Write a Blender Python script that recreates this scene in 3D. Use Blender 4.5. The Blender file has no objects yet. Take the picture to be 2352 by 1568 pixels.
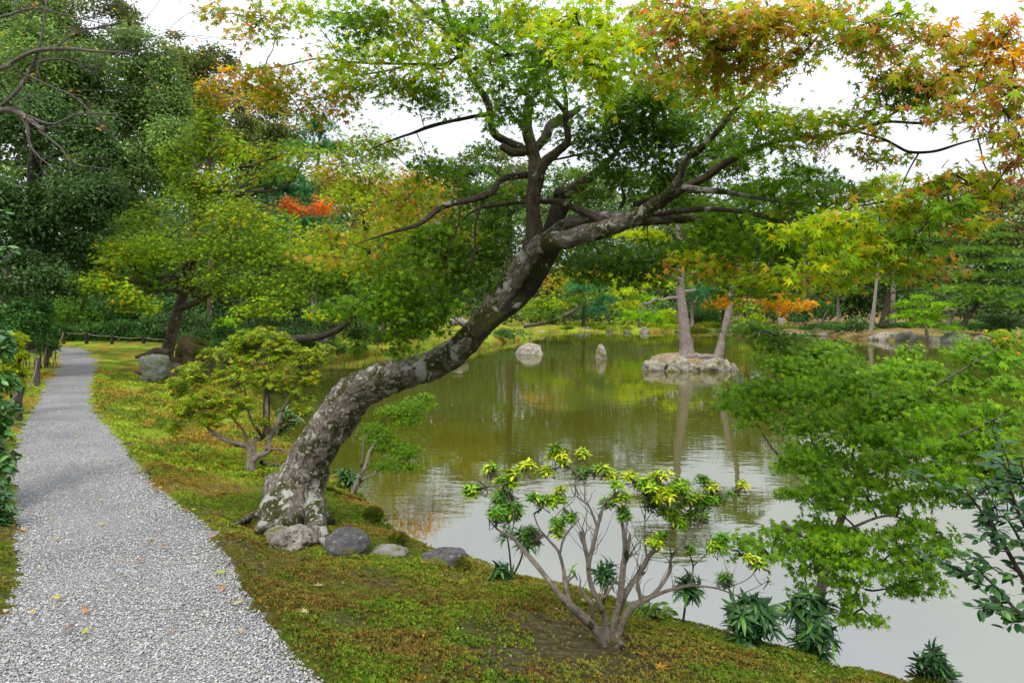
import bpy, math, numpy as np
from mathutils import Vector, Matrix
R = np.random.default_rng(7)
# ------------------------------------------------------------------ camera, world, sun, exposure
F = 1568.0; PITCH = math.atan(84/1568.0); CZ = 1.6
scn = bpy.context.scene
cam_d = bpy.data.cameras.new('camera'); cam_d.sensor_width = 36; cam_d.lens = 24.0
cam_d.clip_start = 0.05; cam_d.clip_end = 2000
cam = bpy.data.objects.new('camera', cam_d); scn.collection.objects.link(cam)
cam.location = (0, 0, CZ); cam.rotation_euler = (math.pi/2-PITCH, 0, 0); scn.camera = cam

w = bpy.data.worlds.new('World'); scn.world = w; w.use_nodes = True
nt = w.node_tree; N = nt.nodes; bg = N['Background']; bg.inputs['Strength'].default_value = 0.1
sky = N.new('ShaderNodeTexSky'); sky.sky_type = 'NISHITA'; sky.sun_disc = False
sky.sun_elevation = math.radians(52); sky.sun_rotation = math.radians(200)
tc = N.new('ShaderNodeTexCoord'); mp = N.new('ShaderNodeMapping'); mp.inputs['Scale'].default_value = (1, 1, 3.5)
nz = N.new('ShaderNodeTexNoise'); nz.inputs['Scale'].default_value = 1.6; nz.inputs['Detail'].default_value = 5
cr = N.new('ShaderNodeValToRGB'); cr.color_ramp.elements[0].position = .3; cr.color_ramp.elements[1].position = .7
cr.color_ramp.elements[0].color = (7.4, 7.9, 8.9, 1); cr.color_ramp.elements[1].color = (9.0, 9.35, 9.9, 1)
sep = N.new('ShaderNodeSeparateXYZ'); mr = N.new('ShaderNodeMapRange'); pw = N.new('ShaderNodeMath'); pw.operation = 'POWER'; pw.inputs[1].default_value = 1.55; pw.use_clamp = True
mr.inputs['From Min'].default_value = 0; mr.inputs['From Max'].default_value = 1
mr.inputs['To Min'].default_value = 0.60; mr.inputs['To Max'].default_value = 2.35
mul = N.new('ShaderNodeVectorMath'); mul.operation = 'SCALE'
mix = N.new('ShaderNodeMix'); mix.data_type = 'RGBA'; mix.inputs['Factor'].default_value = 0.93
L = nt.links.new
L(tc.outputs['Generated'], mp.inputs['Vector']); L(mp.outputs[0], nz.inputs['Vector']); L(nz.outputs['Fac'], cr.inputs['Fac'])
L(tc.outputs['Generated'], sep.inputs[0]); L(sep.outputs['Z'], pw.inputs[0]); L(pw.outputs[0], mr.inputs['Value'])
L(cr.outputs['Color'], mul.inputs[0]); L(mr.outputs[0], mul.inputs['Scale'])
L(sky.outputs['Color'], mix.inputs['A']); L(mul.outputs[0], mix.inputs['B']); L(mix.outputs['Result'], bg.inputs['Color'])

sd_ = bpy.data.lights.new('sun', 'SUN'); sd_.energy = 1.5; sd_.angle = math.radians(14); sd_.color = (1, .96, .88)
sun = bpy.data.objects.new('sun', sd_); scn.collection.objects.link(sun)
az, el = math.radians(200), math.radians(52)
dv = Vector((math.sin(az)*math.cos(el), math.cos(az)*math.cos(el), math.sin(el)))
sun.rotation_euler = dv.to_track_quat('Z', 'Y').to_euler()
scn.view_settings.view_transform = 'Standard'; scn.view_settings.look = 'None'
scn.view_settings.exposure = 0.82; scn.view_settings.gamma = 1; scn.view_settings.use_curve_mapping = False
c = scn.cycles
c.max_bounces = 7; c.diffuse_bounces = 4; c.glossy_bounces = 3; c.transmission_bounces = 4; c.transparent_max_bounces = 4
c.use_denoising = True; c.caustics_reflective = False; c.caustics_refractive = False

# ------------------------------------------------------------------ geometry helpers
cp_, sp_ = math.cos(PITCH), math.sin(PITCH)
def ray(x, y):
    xc = (x-1176)/F; yc = -(y-784)/F
    return np.array([xc, cp_+yc*sp_, -sp_+yc*cp_])
def P(x, y, d):                    # the point seen at (x, y) of the photograph, d metres away along +Y
    r = ray(x, y); r = r*(d/r[1]); return r+np.array([0, 0, CZ])
def PZ(x, y, z):
    r = ray(x, y); r = r*((z-CZ)/r[2]); return r+np.array([0, 0, CZ])
def proj(p):                       # world points -> photograph pixels, depth
    q = p-np.array([0, 0, CZ]); f = q[..., 1]*cp_-q[..., 2]*sp_; u = q[..., 1]*sp_+q[..., 2]*cp_
    return 1176+F*q[..., 0]/f, 784-F*u/f, f
def _h(i, j, k, s):
    n = (i*374761393+j*668265263+k*2147483647+s*974711) & 0xffffffff
    n = ((n ^ (n >> 13))*1274126177) & 0xffffffff
    n = ((n ^ (n >> 16))*2246822519) & 0xffffffff
    return ((n ^ (n >> 15)) & 0xffffff)/16777215.0
def vn(p, s=0):
    p = np.asarray(p, float); q = np.floor(p).astype(np.int64); f = p-q; f = f*f*(3-2*f)
    i, j, k = q[..., 0], q[..., 1], q[..., 2]; a = 0
    for di in (0, 1):
        wx = f[..., 0] if di else 1-f[..., 0]
        for dj in (0, 1):
            wy = f[..., 1] if dj else 1-f[..., 1]
            for dk in (0, 1):
                wz = f[..., 2] if dk else 1-f[..., 2]
                a = a+_h(i+di, j+dj, k+dk, s)*wx*wy*wz
    return a*2-1
def fbm(p, o=4, s=0):
    a = 0; g = 1; p = np.asarray(p, float)
    for k in range(o): a = a+vn(p, s+k)*g; p = p*2.03; g *= .5
    return a
def cat(pts, n):                   # Catmull-Rom through rows of pts (any width), n samples a span
    pts = np.asarray(pts, float)
    if len(pts) < 3:
        t = np.linspace(0, 1, n+1)[:, None]; return pts[0]*(1-t)+pts[-1]*t
    q = np.vstack([2*pts[0]-pts[1], pts, 2*pts[-1]-pts[-2]]); out = []
    for i in range(1, len(q)-2):
        t = np.linspace(0, 1, n, endpoint=False)[:, None]
        out.append(.5*((2*q[i])+(-q[i-1]+q[i+1])*t+(2*q[i-1]-5*q[i]+4*q[i+1]-q[i+2])*t*t+(-q[i-1]+3*q[i]-3*q[i+1]+q[i+2])*t**3))
    out.append(pts[-1:]); return np.vstack(out)

COL = scn.collection
def link(o): COL.objects.link(o); return o
def thing(name, label, cat_, loc=(0, 0, 0), group=None):
    o = link(bpy.data.objects.new(name, None)); o.location = [float(v) for v in loc]; o.empty_display_size = .1
    o['label'] = label; o['category'] = cat_
    if group: o['group'] = group
    return o
def tag(o, label, cat_, group=None):
    o['label'] = label; o['category'] = cat_
    if group: o['group'] = group
    return o
def mesh(name, v, f, mat, col=None, bk=None, smooth=False):
    v = np.ascontiguousarray(v, np.float32); f = np.ascontiguousarray(f, np.int32)
    m = bpy.data.meshes.new(name); m.vertices.add(len(v)); m.vertices.foreach_set('co', v.ravel())
    k = f.shape[1]; m.loops.add(f.size); m.loops.foreach_set('vertex_index', f.ravel())
    m.polygons.add(len(f)); m.polygons.foreach_set('loop_start', np.arange(0, f.size, k, dtype=np.int32))
    m.polygons.foreach_set('loop_total', np.full(len(f), k, np.int32))
    if smooth: m.polygons.foreach_set('use_smooth', np.ones(len(f), bool))
    m.update(calc_edges=True)
    if col is not None:
        a = m.attributes.new('col', 'FLOAT_COLOR', 'POINT')
        c4 = np.ones((len(v), 4), np.float32); c4[:, :3] = col; a.data.foreach_set('color', c4.ravel())
    if bk is not None:
        a = m.attributes.new('bk', 'FLOAT_VECTOR', 'POINT'); a.data.foreach_set('vector', np.ascontiguousarray(bk, np.float32).ravel())
    m.materials.append(mat); return m
def mk(name, v, f, mat, parent=None, col=None, bk=None, smooth=False, kind=None, loc=None):
    v = np.asarray(v, float); off = np.zeros(3)
    if parent is not None: off = np.array(parent.location)
    elif loc is not None: off = np.asarray(loc, float)
    m = mesh(name, v-off, f, mat, col, bk, smooth)
    o = link(bpy.data.objects.new(name, m))
    if parent is not None: o.parent = parent
    elif loc is not None: o.location = [float(q) for q in loc]
    if kind: o['kind'] = kind
    return o
def join(parts):                   # [(v, f[, extra])...] -> v, f[, extra]
    vs, fs, es, n = [], [], [], 0
    for p in parts:
        vs.append(p[0]); fs.append(p[1]+n); n += len(p[0])
        if len(p) > 2: es.append(p[2])
    return (np.vstack(vs), np.vstack(fs), np.vstack(es)) if es else (np.vstack(vs), np.vstack(fs))
def tube(pr, sides=8, n=6, bump=0, seed=0, flare=None, cap=True, freq=6.):
    """pr rows: x, y, z, radius -> verts, quads, bark coordinates"""
    s = cat(pr, n); c_, r = s[:, :3], np.maximum(s[:, 3], .0008)
    t = np.gradient(c_, axis=0); t /= np.linalg.norm(t, axis=1)[:, None]+1e-9
    u = np.cross(t[0], [0.13, 1, .07]); u /= np.linalg.norm(u)+1e-9; us = []
    for i in range(len(c_)):
        u = u-t[i]*np.dot(u, t[i]); u /= np.linalg.norm(u)+1e-9; us.append(u)
    us = np.array(us); ws = np.cross(t, us); a = np.linspace(0, 2*np.pi, sides, endpoint=False)
    ca, sa = np.cos(a), np.sin(a)
    d = us[:, None]*ca[None, :, None]+ws[:, None]*sa[None, :, None]
    rr = np.repeat(r[:, None], sides, 1)
    L_ = np.concatenate([[0], np.cumsum(np.linalg.norm(np.diff(c_, axis=0), axis=1))])
    if flare is not None: rr = rr*flare(L_[:, None], a[None, :])
    if bump:
        pts = c_[:, None]+d*rr[..., None]
        rr = rr*(1+bump*fbm(pts*freq, 3, seed)+bump*.5*fbm(pts*freq*3.7, 2, seed+9))
    v = (c_[:, None]+d*rr[..., None]).reshape(-1, 3)
    bk = np.stack([np.repeat(ca[None]*.12, len(c_), 0), np.repeat(sa[None]*.12, len(c_), 0), np.repeat(L_[:, None], sides, 1)], -1).reshape(-1, 3)
    m = len(c_); i = np.arange(m-1)[:, None]*sides; j = np.arange(sides)[None]; j2 = (j+1) % sides
    f = np.stack([i+j, i+j2, i+sides+j2, i+sides+j], -1).reshape(-1, 4)
    if cap:
        v = np.vstack([v, c_[-1]+t[-1]*r[-1]*.15, c_[0]]); bk = np.vstack([bk, [0, 0, L_[-1]], [0, 0, 0]]); e = (m-1)*sides; q = len(v)-2
        jj = np.arange(0, sides, 2)
        f = np.vstack([f, np.stack([e+jj, e+(jj+1) % sides, e+(jj+2) % sides, np.full(len(jj), q)], -1)])
    return v, f, bk
def pxt(rows, d=None):             # rows of (px, py, width in px[, depth]) -> x, y, z, radius
    out = []
    for r in rows:
        dd = r[3] if len(r) > 3 else d
        out.append([*P(r[0], r[1], dd), r[2]*.5*dd/F])
    return np.array(out)

# ------------------------------------------------------------------ materials
def newmat(name):
    m = bpy.data.materials.new(name); m.use_nodes = True; return m, m.node_tree.nodes, m.node_tree.links.new, m.node_tree.nodes['Principled BSDF']
def noise(N, L, vec, scale, detail=4, rough=.55, dist=0):
    n = N.new('ShaderNodeTexNoise'); n.inputs['Scale'].default_value = scale; n.inputs['Detail'].default_value = detail
    n.inputs['Roughness'].default_value = rough; n.inputs['Distortion'].default_value = dist
    if vec is not None: L(vec, n.inputs['Vector'])
    return n.outputs['Fac']
def ramp(N, L, fac, stops, interp='LINEAR'):
    r = N.new('ShaderNodeValToRGB'); r.color_ramp.interpolation = interp; e = r.color_ramp.elements
    while len(e) < len(stops): e.new(.5)
    for i, (p, c_) in enumerate(stops):
        e[i].position = p; e[i].color = (*c_, 1) if not np.isscalar(c_) else (c_, c_, c_, 1)
    L(fac, r.inputs['Fac']); return r.outputs['Color']
def mixc(N, L, fac, a, b, mode='MIX'):
    m = N.new('ShaderNodeMix'); m.data_type = 'RGBA'; m.blend_type = mode
    for s, v in (('Factor', fac), ('A', a), ('B', b)):
        if isinstance(v, bpy.types.NodeSocket): L(v, m.inputs[s])
        elif np.isscalar(v): m.inputs[s].default_value = v
        else: m.inputs[s].default_value = (*v, 1)
    return m.outputs['Result']
def bumpn(N, L, h, strength, dist, bsdf):
    b = N.new('ShaderNodeBump'); b.inputs['Strength'].default_value = strength; b.inputs['Distance'].default_value = dist
    L(h, b.inputs['Height']); L(b.outputs[0], bsdf.inputs['Normal']); return b
def wpos(N): return N.new('ShaderNodeNewGeometry').outputs['Position']

def leafmat(name, trans=.35, rough=.5, spec=.3, objcol=False, sat=1.0):
    m, N, L, B = newmat(name)
    if objcol: src = N.new('ShaderNodeObjectInfo').outputs['Color']
    else:
        a = N.new('ShaderNodeAttribute'); a.attribute_name = 'col'; src = a.outputs['Color']
    f = noise(N, L, wpos(N), 60, 2)
    src = mixc(N, L, .35, src, mixc(N, L, 1, src, ramp(N, L, f, [(.3, .5), (.7, 1.5)]), 'MULTIPLY'))
    L(src, B.inputs['Base Color']); B.inputs['Roughness'].default_value = rough; B.inputs['Specular IOR Level'].default_value = spec
    t = N.new('ShaderNodeBsdfTranslucent'); L(mixc(N, L, 1, src, (1.25, 1.3, .7), 'MULTIPLY'), t.inputs['Color'])
    mx = N.new('ShaderNodeMixShader'); mx.inputs[0].default_value = trans
    L(B.outputs[0], mx.inputs[1]); L(t.outputs[0], mx.inputs[2]); L(mx.outputs[0], N['Material Output'].inputs['Surface'])
    return m
M_leaf = leafmat('thin_leaf', .48, .5, .12); M_leafo = leafmat('thin_leaf_single', .48, .5, .12, True)
M_gloss = leafmat('glossy_leaf', .15, .34, .25); M_glosso = leafmat('glossy_leaf_single', .15, .34, .25, True); M_broad = leafmat('broad_leaf', .3, .5, .10)
M_need = leafmat('pine_needles', .3, .6, .08)

def barkmat(name, a, b, lichen=.0, moss=.0, lcol=(.44, .44, .39), streak=1.0):
    m, N, L, B = newmat(name); at = N.new('ShaderNodeAttribute'); at.attribute_name = 'bk'; bkv = at.outputs['Vector']
    mp = N.new('ShaderNodeMapping'); mp.inputs['Scale'].default_value = (60, 60, 9); L(bkv, mp.inputs['Vector'])
    s = noise(N, L, mp.outputs[0], 1., 6, .65, .6); p = wpos(N); g = noise(N, L, p, 30, 8, .75)
    col = ramp(N, L, s, [(.3, a), (.68, b)]); col = mixc(N, L, ramp(N, L, g, [(.35, 0.), (.65, 1.)]), mixc(N, L, 1, col, (.5, .47, .43), 'MULTIPLY'), col)
    h = s
    if moss:
        mm = ramp(N, L, noise(N, L, p, 5.5, 5, .62, .4), [(.56-moss*.1, 0.), (.60-moss*.1, 1.)])
        col = mixc(N, L, mm, col, ramp(N, L, noise(N, L, p, 90, 3), [(.3, (.022, .022, .006)), (.7, (.085, .085, .02))]))
    if lichen:
        for sc_, th in ((5.5, .64), (12., .635), (38., .63)):
            mp2 = N.new('ShaderNodeMapping'); mp2.inputs['Location'].default_value = (sc_, 3, 1); L(p, mp2.inputs['Vector'])
            q = noise(N, L, mp2.outputs[0], sc_, 4, .5, .3); t_ = th+.035-.05*lichen
            mk_ = ramp(N, L, q, [(t_, 0.), (t_+.035, .85)])
            lc = ramp(N, L, noise(N, L, p, 70+sc_, 4, .7), [(.3, tuple(x*.45 for x in lcol)), (.5, lcol), (.75, (.55, .52, .40))])
            col = mixc(N, L, mk_, col, lc)
    L(col, B.inputs['Base Color']); B.inputs['Roughness'].default_value = .9; B.inputs['Specular IOR Level'].default_value = .15
    ad = N.new('ShaderNodeMath'); L(s, ad.inputs[0]); L(g, ad.inputs[1]); bumpn(N, L, ad.outputs[0], 1.0*streak, .03, B)
    return m
M_maple = barkmat('lichened_maple_bark', (.06, .048, .038), (.34, .29, .235), 1.25, .7)
M_mbr = barkmat('maple_branch_bark', (.035, .026, .02), (.20, .155, .115), .2, .3)
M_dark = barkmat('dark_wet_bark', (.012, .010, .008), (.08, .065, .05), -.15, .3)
M_bark = barkmat('brown_tree_bark', (.045, .034, .025), (.23, .175, .125), -.3, .1)
M_pine = barkmat('red_pine_bark', (.13, .10, .09), (.44, .36, .32), .1, 0., (.38, .36, .33))
M_shr = barkmat('smooth_shrub_bark', (.20, .16, .125), (.56, .48, .39), .18, -.05, (.5, .48, .4))
M_twig = barkmat('twig_bark', (.04, .028, .02), (.15, .11, .08))
M_grey = barkmat('grey_bare_bark', (.17, .14, .125), (.42, .36, .33), .1)

def stonemat(name, a, b, moss=0, scale=8, light=(.5, .48, .42), lv=.62):
    m, N, L, B = newmat(name); p = wpos(N)
    g = noise(N, L, p, scale, 8, .72); g2 = noise(N, L, p, scale*4, 5, .7)
    col = ramp(N, L, g, [(.32, a), (.66, b)]); col = mixc(N, L, ramp(N, L, g2, [(lv, 0.), (lv+.05, 1.)]), col, light)
    if moss:
        mm = ramp(N, L, noise(N, L, p, scale*.5, 4, .6), [(.60-moss*.12, 0.), (.66-moss*.12, 1.)])
        col = mixc(N, L, mm, col, ramp(N, L, noise(N, L, p, 60, 3), [(.3, (.05, .06, .008)), (.7, (.2, .2, .03))]))
    L(col, B.inputs['Base Color']); B.inputs['Roughness'].default_value = .92; B.inputs['Specular IOR Level'].default_value = .2
    ad = N.new('ShaderNodeMath'); L(g, ad.inputs[0]); L(g2, ad.inputs[1]); bumpn(N, L, ad.outputs[0], .9, .03, B); return m
M_stone = stonemat('weathered_stone', (.09, .085, .075), (.33, .30, .26), .45)
M_pstone = stonemat('pale_pond_stone', (.12, .105, .085), (.42, .37, .31), .40, 10, (.52, .48, .40), .60)
M_dstone = stonemat('dark_boulder', (.045, .042, .045), (.15, .14, .14), .15, 9, (.34, .33, .31), .60)
M_gstone = stonemat('grey_green_stone', (.06, .065, .05), (.19, .20, .165), .2, 14, (.36, .36, .31))

# moss colour shared by the ground and the moss sprigs, by real position
def mossnet(N, L, sprig=False):
    p = wpos(N); n1 = noise(N, L, p, 1.1, 4, .6, .5); n2 = noise(N, L, p, 3.1, 5, .65, .3); n3 = noise(N, L, p, 22, 4, .65)
    k = 1.0
    green = ramp(N, L, n3, [(.3, (.042, .080, .006)), (.7, (.135, .205, .014))])
    lime = ramp(N, L, n3, [(.3, (.12, .17, .012)), (.7, (.28, .36, .025))])
    gold = ramp(N, L, n3, [(.3, (.14, .10, .014)), (.7, (.34, .25, .035))])
    rust = ramp(N, L, n3, [(.3, (.07, .032, .012)), (.7, (.19, .09, .032))])
    sy = N.new('ShaderNodeSeparateXYZ'); L(p, sy.inputs[0]); fy = N.new('ShaderNodeMapRange'); fy.inputs['From Min'].default_value = 4.6; fy.inputs['From Max'].default_value = 7.5; L(sy.outputs['Y'], fy.inputs['Value'])
    olive = ramp(N, L, n3, [(.3, (.065, .066, .010)), (.7, (.19, .165, .028))])
    c1 = mixc(N, L, ramp(N, L, n1, [(.46, 0.), (.54, 1.)]), mixc(N, L, fy.outputs[0], olive, gold), green)
    n5 = noise(N, L, p, 9, 5, .75); c2 = mixc(N, L, ramp(N, L, n5, [(.49, 0.), (.60, .7)]), mixc(N, L, ramp(N, L, n2, [(.57, 0.), (.66, .8)]), c1, rust), mixc(N, L, .4, rust, c1))
    mpp = N.new('ShaderNodeMapping'); mpp.inputs['Location'].default_value = (7.3, 2.1, 0); L(p, mpp.inputs['Vector'])
    n4 = noise(N, L, mpp.outputs[0], .8, 4, .6, .3)
    lm = N.new('ShaderNodeMath'); lm.operation = 'MULTIPLY'; L(ramp(N, L, n4, [(.49, 0.), (.57, 1.)]), lm.inputs[0])
    f2 = N.new('ShaderNodeMapRange'); f2.inputs['From Min'].default_value = 4.; f2.inputs['From Max'].default_value = 7.; f2.inputs['To Min'].default_value = .18; L(sy.outputs['Y'], f2.inputs['Value']); L(f2.outputs[0], lm.inputs[1])
    c3 = mixc(N, L, lm.outputs[0], c2, lime)
    return c3, p, n2, n3
def groundmat():
    m, N, L, B = newmat('moss_ground'); c_, p, n2, n3 = mossnet(N, L)
    at = N.new('ShaderNodeAttribute'); at.attribute_name = 'col'; s = N.new('ShaderNodeSeparateColor'); L(at.outputs['Color'], s.inputs[0])
    soil = ramp(N, L, n3, [(.3, (.05, .042, .016)), (.55, (.12, .10, .045)), (.75, (.24, .21, .12))])
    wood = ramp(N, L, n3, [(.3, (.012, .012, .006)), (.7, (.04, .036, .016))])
    straw = ramp(N, L, n3, [(.3, (.13, .075, .035)), (.7, (.30, .19, .09))])
    nn = noise(N, L, p, 5, 5, .7)
    def thr(ch):
        a = N.new('ShaderNodeMath'); a.operation = 'MULTIPLY_ADD'; L(nn, a.inputs[0]); a.inputs[1].default_value = 1.2
        b = N.new('ShaderNodeMath'); b.operation = 'SUBTRACT'; L(ch, b.inputs[0]); b.inputs[1].default_value = .6
        L(b.outputs[0], a.inputs[2]); return ramp(N, L, a.outputs[0], [(.42, 0.), (.58, 1.)])
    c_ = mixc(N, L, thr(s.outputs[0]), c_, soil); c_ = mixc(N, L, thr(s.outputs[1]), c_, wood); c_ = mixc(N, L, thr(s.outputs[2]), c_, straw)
    L(c_, B.inputs['Base Color']); B.inputs['Roughness'].default_value = 1; B.inputs['Specular IOR Level'].default_value = .05
    h = noise(N, L, p, 70, 8, .9); ad = N.new('ShaderNodeMath'); L(h, ad.inputs[0]); L(n3, ad.inputs[1]); bumpn(N, L, ad.outputs[0], 1, .03, B); return m
M_ground = groundmat()
def sprigmat():
    m, N, L, B = newmat('moss_sprig'); c_, p, _, _ = mossnet(N, L, True)
    at = N.new('ShaderNodeAttribute'); at.attribute_name = 'col'; c_ = mixc(N, L, 1, c_, at.outputs['Color'], 'MULTIPLY')
    L(c_, B.inputs['Base Color']); B.inputs['Roughness'].default_value = .8; B.inputs['Specular IOR Level'].default_value = .15
    t = N.new('ShaderNodeBsdfTranslucent'); L(c_, t.inputs['Color']); mx = N.new('ShaderNodeMixShader'); mx.inputs[0].default_value = .3
    L(B.outputs[0], mx.inputs[1]); L(t.outputs[0], mx.inputs[2]); L(mx.outputs[0], N['Material Output'].inputs['Surface']); return m
M_sprig = sprigmat()
def gravelmat():
    m, N, L, B = newmat('gravel_bed'); p = wpos(N); v = N.new('ShaderNodeTexVoronoi'); v.inputs['Scale'].default_value = 140; L(p, v.inputs['Vector'])
    s = N.new('ShaderNodeSeparateColor'); L(v.outputs['Color'], s.inputs[0])
    col = ramp(N, L, s.outputs[0], [(0., (.10, .10, .11)), (.35, (.26, .26, .27)), (.7, (.42, .41, .38)), (.9, (.50, .44, .33)), (1., (.62, .61, .58))])
    col = mixc(N, L, ramp(N, L, v.outputs['Distance'], [(.2, 0.), (.75, .75)]), col, (.05, .05, .05))
    big = noise(N, L, p, 1.3, 4); col = mixc(N, L, 1, col, ramp(N, L, big, [(.3, .7), (.7, 1.1)]), 'MULTIPLY')
    L(col, B.inputs['Base Color']); B.inputs['Roughness'].default_value = .85
    inv = N.new('ShaderNodeMath'); inv.operation = 'SUBTRACT'; inv.inputs[0].default_value = 1; L(v.outputs['Distance'], inv.inputs[1])
    bumpn(N, L, inv.outputs[0], 1, .012, B); return m
M_gravel = gravelmat()
def colmat(name, rough=.85, spec=.2):
    m, N, L, B = newmat(name); a = N.new('ShaderNodeAttribute'); a.attribute_name = 'col'
    n = noise(N, L, wpos(N), 150, 3); L(mixc(N, L, 1, a.outputs['Color'], ramp(N, L, n, [(.3, .75), (.7, 1.2)]), 'MULTIPLY'), B.inputs['Base Color'])
    B.inputs['Roughness'].default_value = rough; B.inputs['Specular IOR Level'].default_value = spec; return m
M_col = colmat('pebble_stone')
def watermat():
    m, N, L, B = newmat('murky_pond_water'); p = wpos(N)
    mp = N.new('ShaderNodeMapping'); mp.inputs['Scale'].default_value = (1.0, 2.4, 1); L(p, mp.inputs['Vector'])
    a = noise(N, L, mp.outputs[0], 2.6, 3, .5); b = noise(N, L, mp.outputs[0], .35, 3, .5)
    am = ramp(N, L, b, [(.38, .15), (.62, 1.)])
    mu = N.new('ShaderNodeMath'); mu.operation = 'MULTIPLY'; L(a, mu.inputs[0]); L(am, mu.inputs[1])
    B.inputs['Base Color'].default_value = (.054, .052, .005, 1); B.inputs['Roughness'].default_value = .015; B.inputs['IOR'].default_value = 3.5
    bumpn(N, L, mu.outputs[0], .06, .05, B); return m
M_water = watermat()
# ------------------------------------------------------------------ terrain
WZ = -.75
pond = [(9, 1.0, 0), (4.2, 2.5, 0)] + [tuple(PZ(x, y, -.45)) for x, y in ((2050, 1572), (1900, 1528), (1700, 1480), (1560, 1436), (1440, 1392),
        (1290, 1350), (1176, 1326), (1080, 1290), (990, 1262), (915, 1232), (850, 1165), (775, 1095), (705, 1035), (655, 985))]
pond += [tuple(PZ(x, y, -.6)) for x, y in ((615, 930), (625, 875), (700, 838), (790, 812), (900, 801), (1010, 798), (1105, 793), (1170, 779), (1240, 768), (1285, 757),
        (1400, 756), (1520, 759), (1640, 757), (1760, 760), (1880, 765), (1990, 775), (2120, 779), (2240, 776), (2400, 772))]
pond += [(75, 45, 0), (70, 15, 0), (30, 1, 0)]
pp = cat(np.array(pond)[:, :2], 4)
def sdf(x, y):
    q = np.stack([x.ravel(), y.ravel()], 1); a = pp; b = np.roll(pp, -1, 0); best = np.full(len(q), 1e9); ins = np.zeros(len(q), bool)
    for i in range(len(a)):
        e = b[i]-a[i]; w_ = q-a[i]; t = np.clip((w_@e)/(e@e+1e-12), 0, 1); d = w_-t[:, None]*e
        best = np.minimum(best, (d*d).sum(1))
        c1 = (a[i, 1] <= q[:, 1]) != (b[i, 1] <= q[:, 1])
        xi = a[i, 0]+(q[:, 1]-a[i, 1])*e[0]/(e[1] if abs(e[1]) > 1e-9 else 1e-9)
        ins ^= c1 & (q[:, 0] < xi)
    return (np.sqrt(best)*np.where(ins, -1, 1)).reshape(x.shape)
pr_ = [PZ(x, y, 0)[:2] for x, y in ((900, 1700), (760, 1568), (640, 1450), (565, 1350), (530, 1280), (470, 1195), (395, 1140), (335, 1080), (280, 1010), (235, 955), (214, 905), (222, 862), (230, 835), (214, 812), (196, 797))]
pl_ = [PZ(x, y, 0)[:2] for x, y in ((-500, 1700), (-160, 1568), (-30, 1440), (30, 1330), (30, 1240), (22, 1150), (18, 1060), (38, 985), (72, 925), (94, 885), (116, 858), (128, 838), (126, 820), (121, 806), (108, 797))]
pl_[-1] = pl_[-1]+[-1.5, 1]
prc, plc = cat(pr_, 6), cat(pl_, 6); pathpoly = np.vstack([prc, plc[::-1]])
def path_sd(x, y):
    global pp
    o = pp; pp = pathpoly; r = sdf(x, y); pp = o; q = np.stack([x, y, x*0], -1); return r+.035*vn(q*6, 90)+.02*vn(q*17, 91)
def H(x, y):
    x = np.asarray(x, float); y = np.asarray(y, float); s = sdf(x, y); ps = path_sd(x, y)
    far = np.clip((y-9)/8, 0, 1); lip = -.45-.13*far; k = np.where(y < 14, 1.15, 2.5)
    p3 = np.stack([x, y, x*0], -1)
    und = .05*vn(p3*.9, 3)+.03*vn(p3*2.3, 4)+.012*vn(p3*6, 5)
    m = np.clip((y-26)/14, 0, 1); tgt = .5*m*m*(3-2*m)*np.clip((10-x)/12, 0, 1)
    tgt = np.where((y > 50) & (x > -2), np.minimum(tgt, 0)-.25, tgt)
    hill = np.minimum(.16*np.maximum(0, y-74)+.16*np.maximum(0, -x-26), 9)
    ff = 1+np.clip((y-30)/30, 0, 2)
    land = lip+(tgt-lip)*(1-np.exp(-np.maximum(s, 0)/k))+und*(1-np.exp(-np.maximum(s, 0)/.5))*ff+hill
    pb = np.clip(ps/.35, 0, 1); pb = pb*pb*(3-2*pb)
    land = np.where(s > .3, land*(pb)+(1-pb)*0, land)
    land = land+np.where(ps < 0, -.045, .03*np.clip(ps/.12, 0, 1))
    wat = lip-np.minimum(1.6, 2.4*np.abs(s))-.05
    return np.where(s > 0, land, wat)
def sg(a, b, n, c): 
    t = np.linspace(math.asinh(a/c), math.asinh(b/c), n); return c*np.sinh(t)
gx = sg(-90, 120, 370, 2.6); gy = 4.2+sg(-24, 260, 350, 2.6)
X, Y = np.meshgrid(gx, gy); Z = H(X, Y)
dps = path_sd(X, Y); dsd = sdf(X, Y)
gv = np.stack([X, Y, Z], -1).reshape(-1, 3)
i = np.arange(len(gy)-1)[:, None]*len(gx); j = np.arange(len(gx)-1)[None]
gf = np.stack([i+j, i+j+1, i+j+1+len(gx), i+j+len(gx)], -1).reshape(-1, 4)
def bump2(x, y, cx, cy, r): return np.exp(-(((x-cx)**2+(y-cy)**2)/r**2))
def G(px, py):                     # where the sight line through a pixel meets the ground
    r = ray(px, py); t = np.linspace(1.5, 9, 500)**2; q = np.array([0, 0, CZ])+r*t[:, None]
    h = np.maximum(H(q[:, 0], q[:, 1]), WZ); k = np.argmax(q[:, 2] < h); 
    return np.array([q[k, 0], q[k, 1], h[k]])
def onground(p, dz=0): return np.array([p[0], p[1], float(H(np.array([p[0]]), np.array([p[1]]))[0])+dz])
b0 = G(1400, 1487)
soil = np.clip(np.clip((9.5-Y)/3, 0, .40)*(X > -5)*np.clip(dsd/.5, 0, 1)+.75*bump2(X, Y, b0[0]-.15, b0[1]-.1, .46)+.06*np.clip(1-dps/.4, 0, 1)*(dps > 0)*(Y < 9)*(X > -5), 0, 1)
lf = np.clip((-X-8.5-np.clip(Y-26, 0, 9)*0)/2, 0, 1)*np.clip((14-Y)/4, 0, 1)*0
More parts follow.
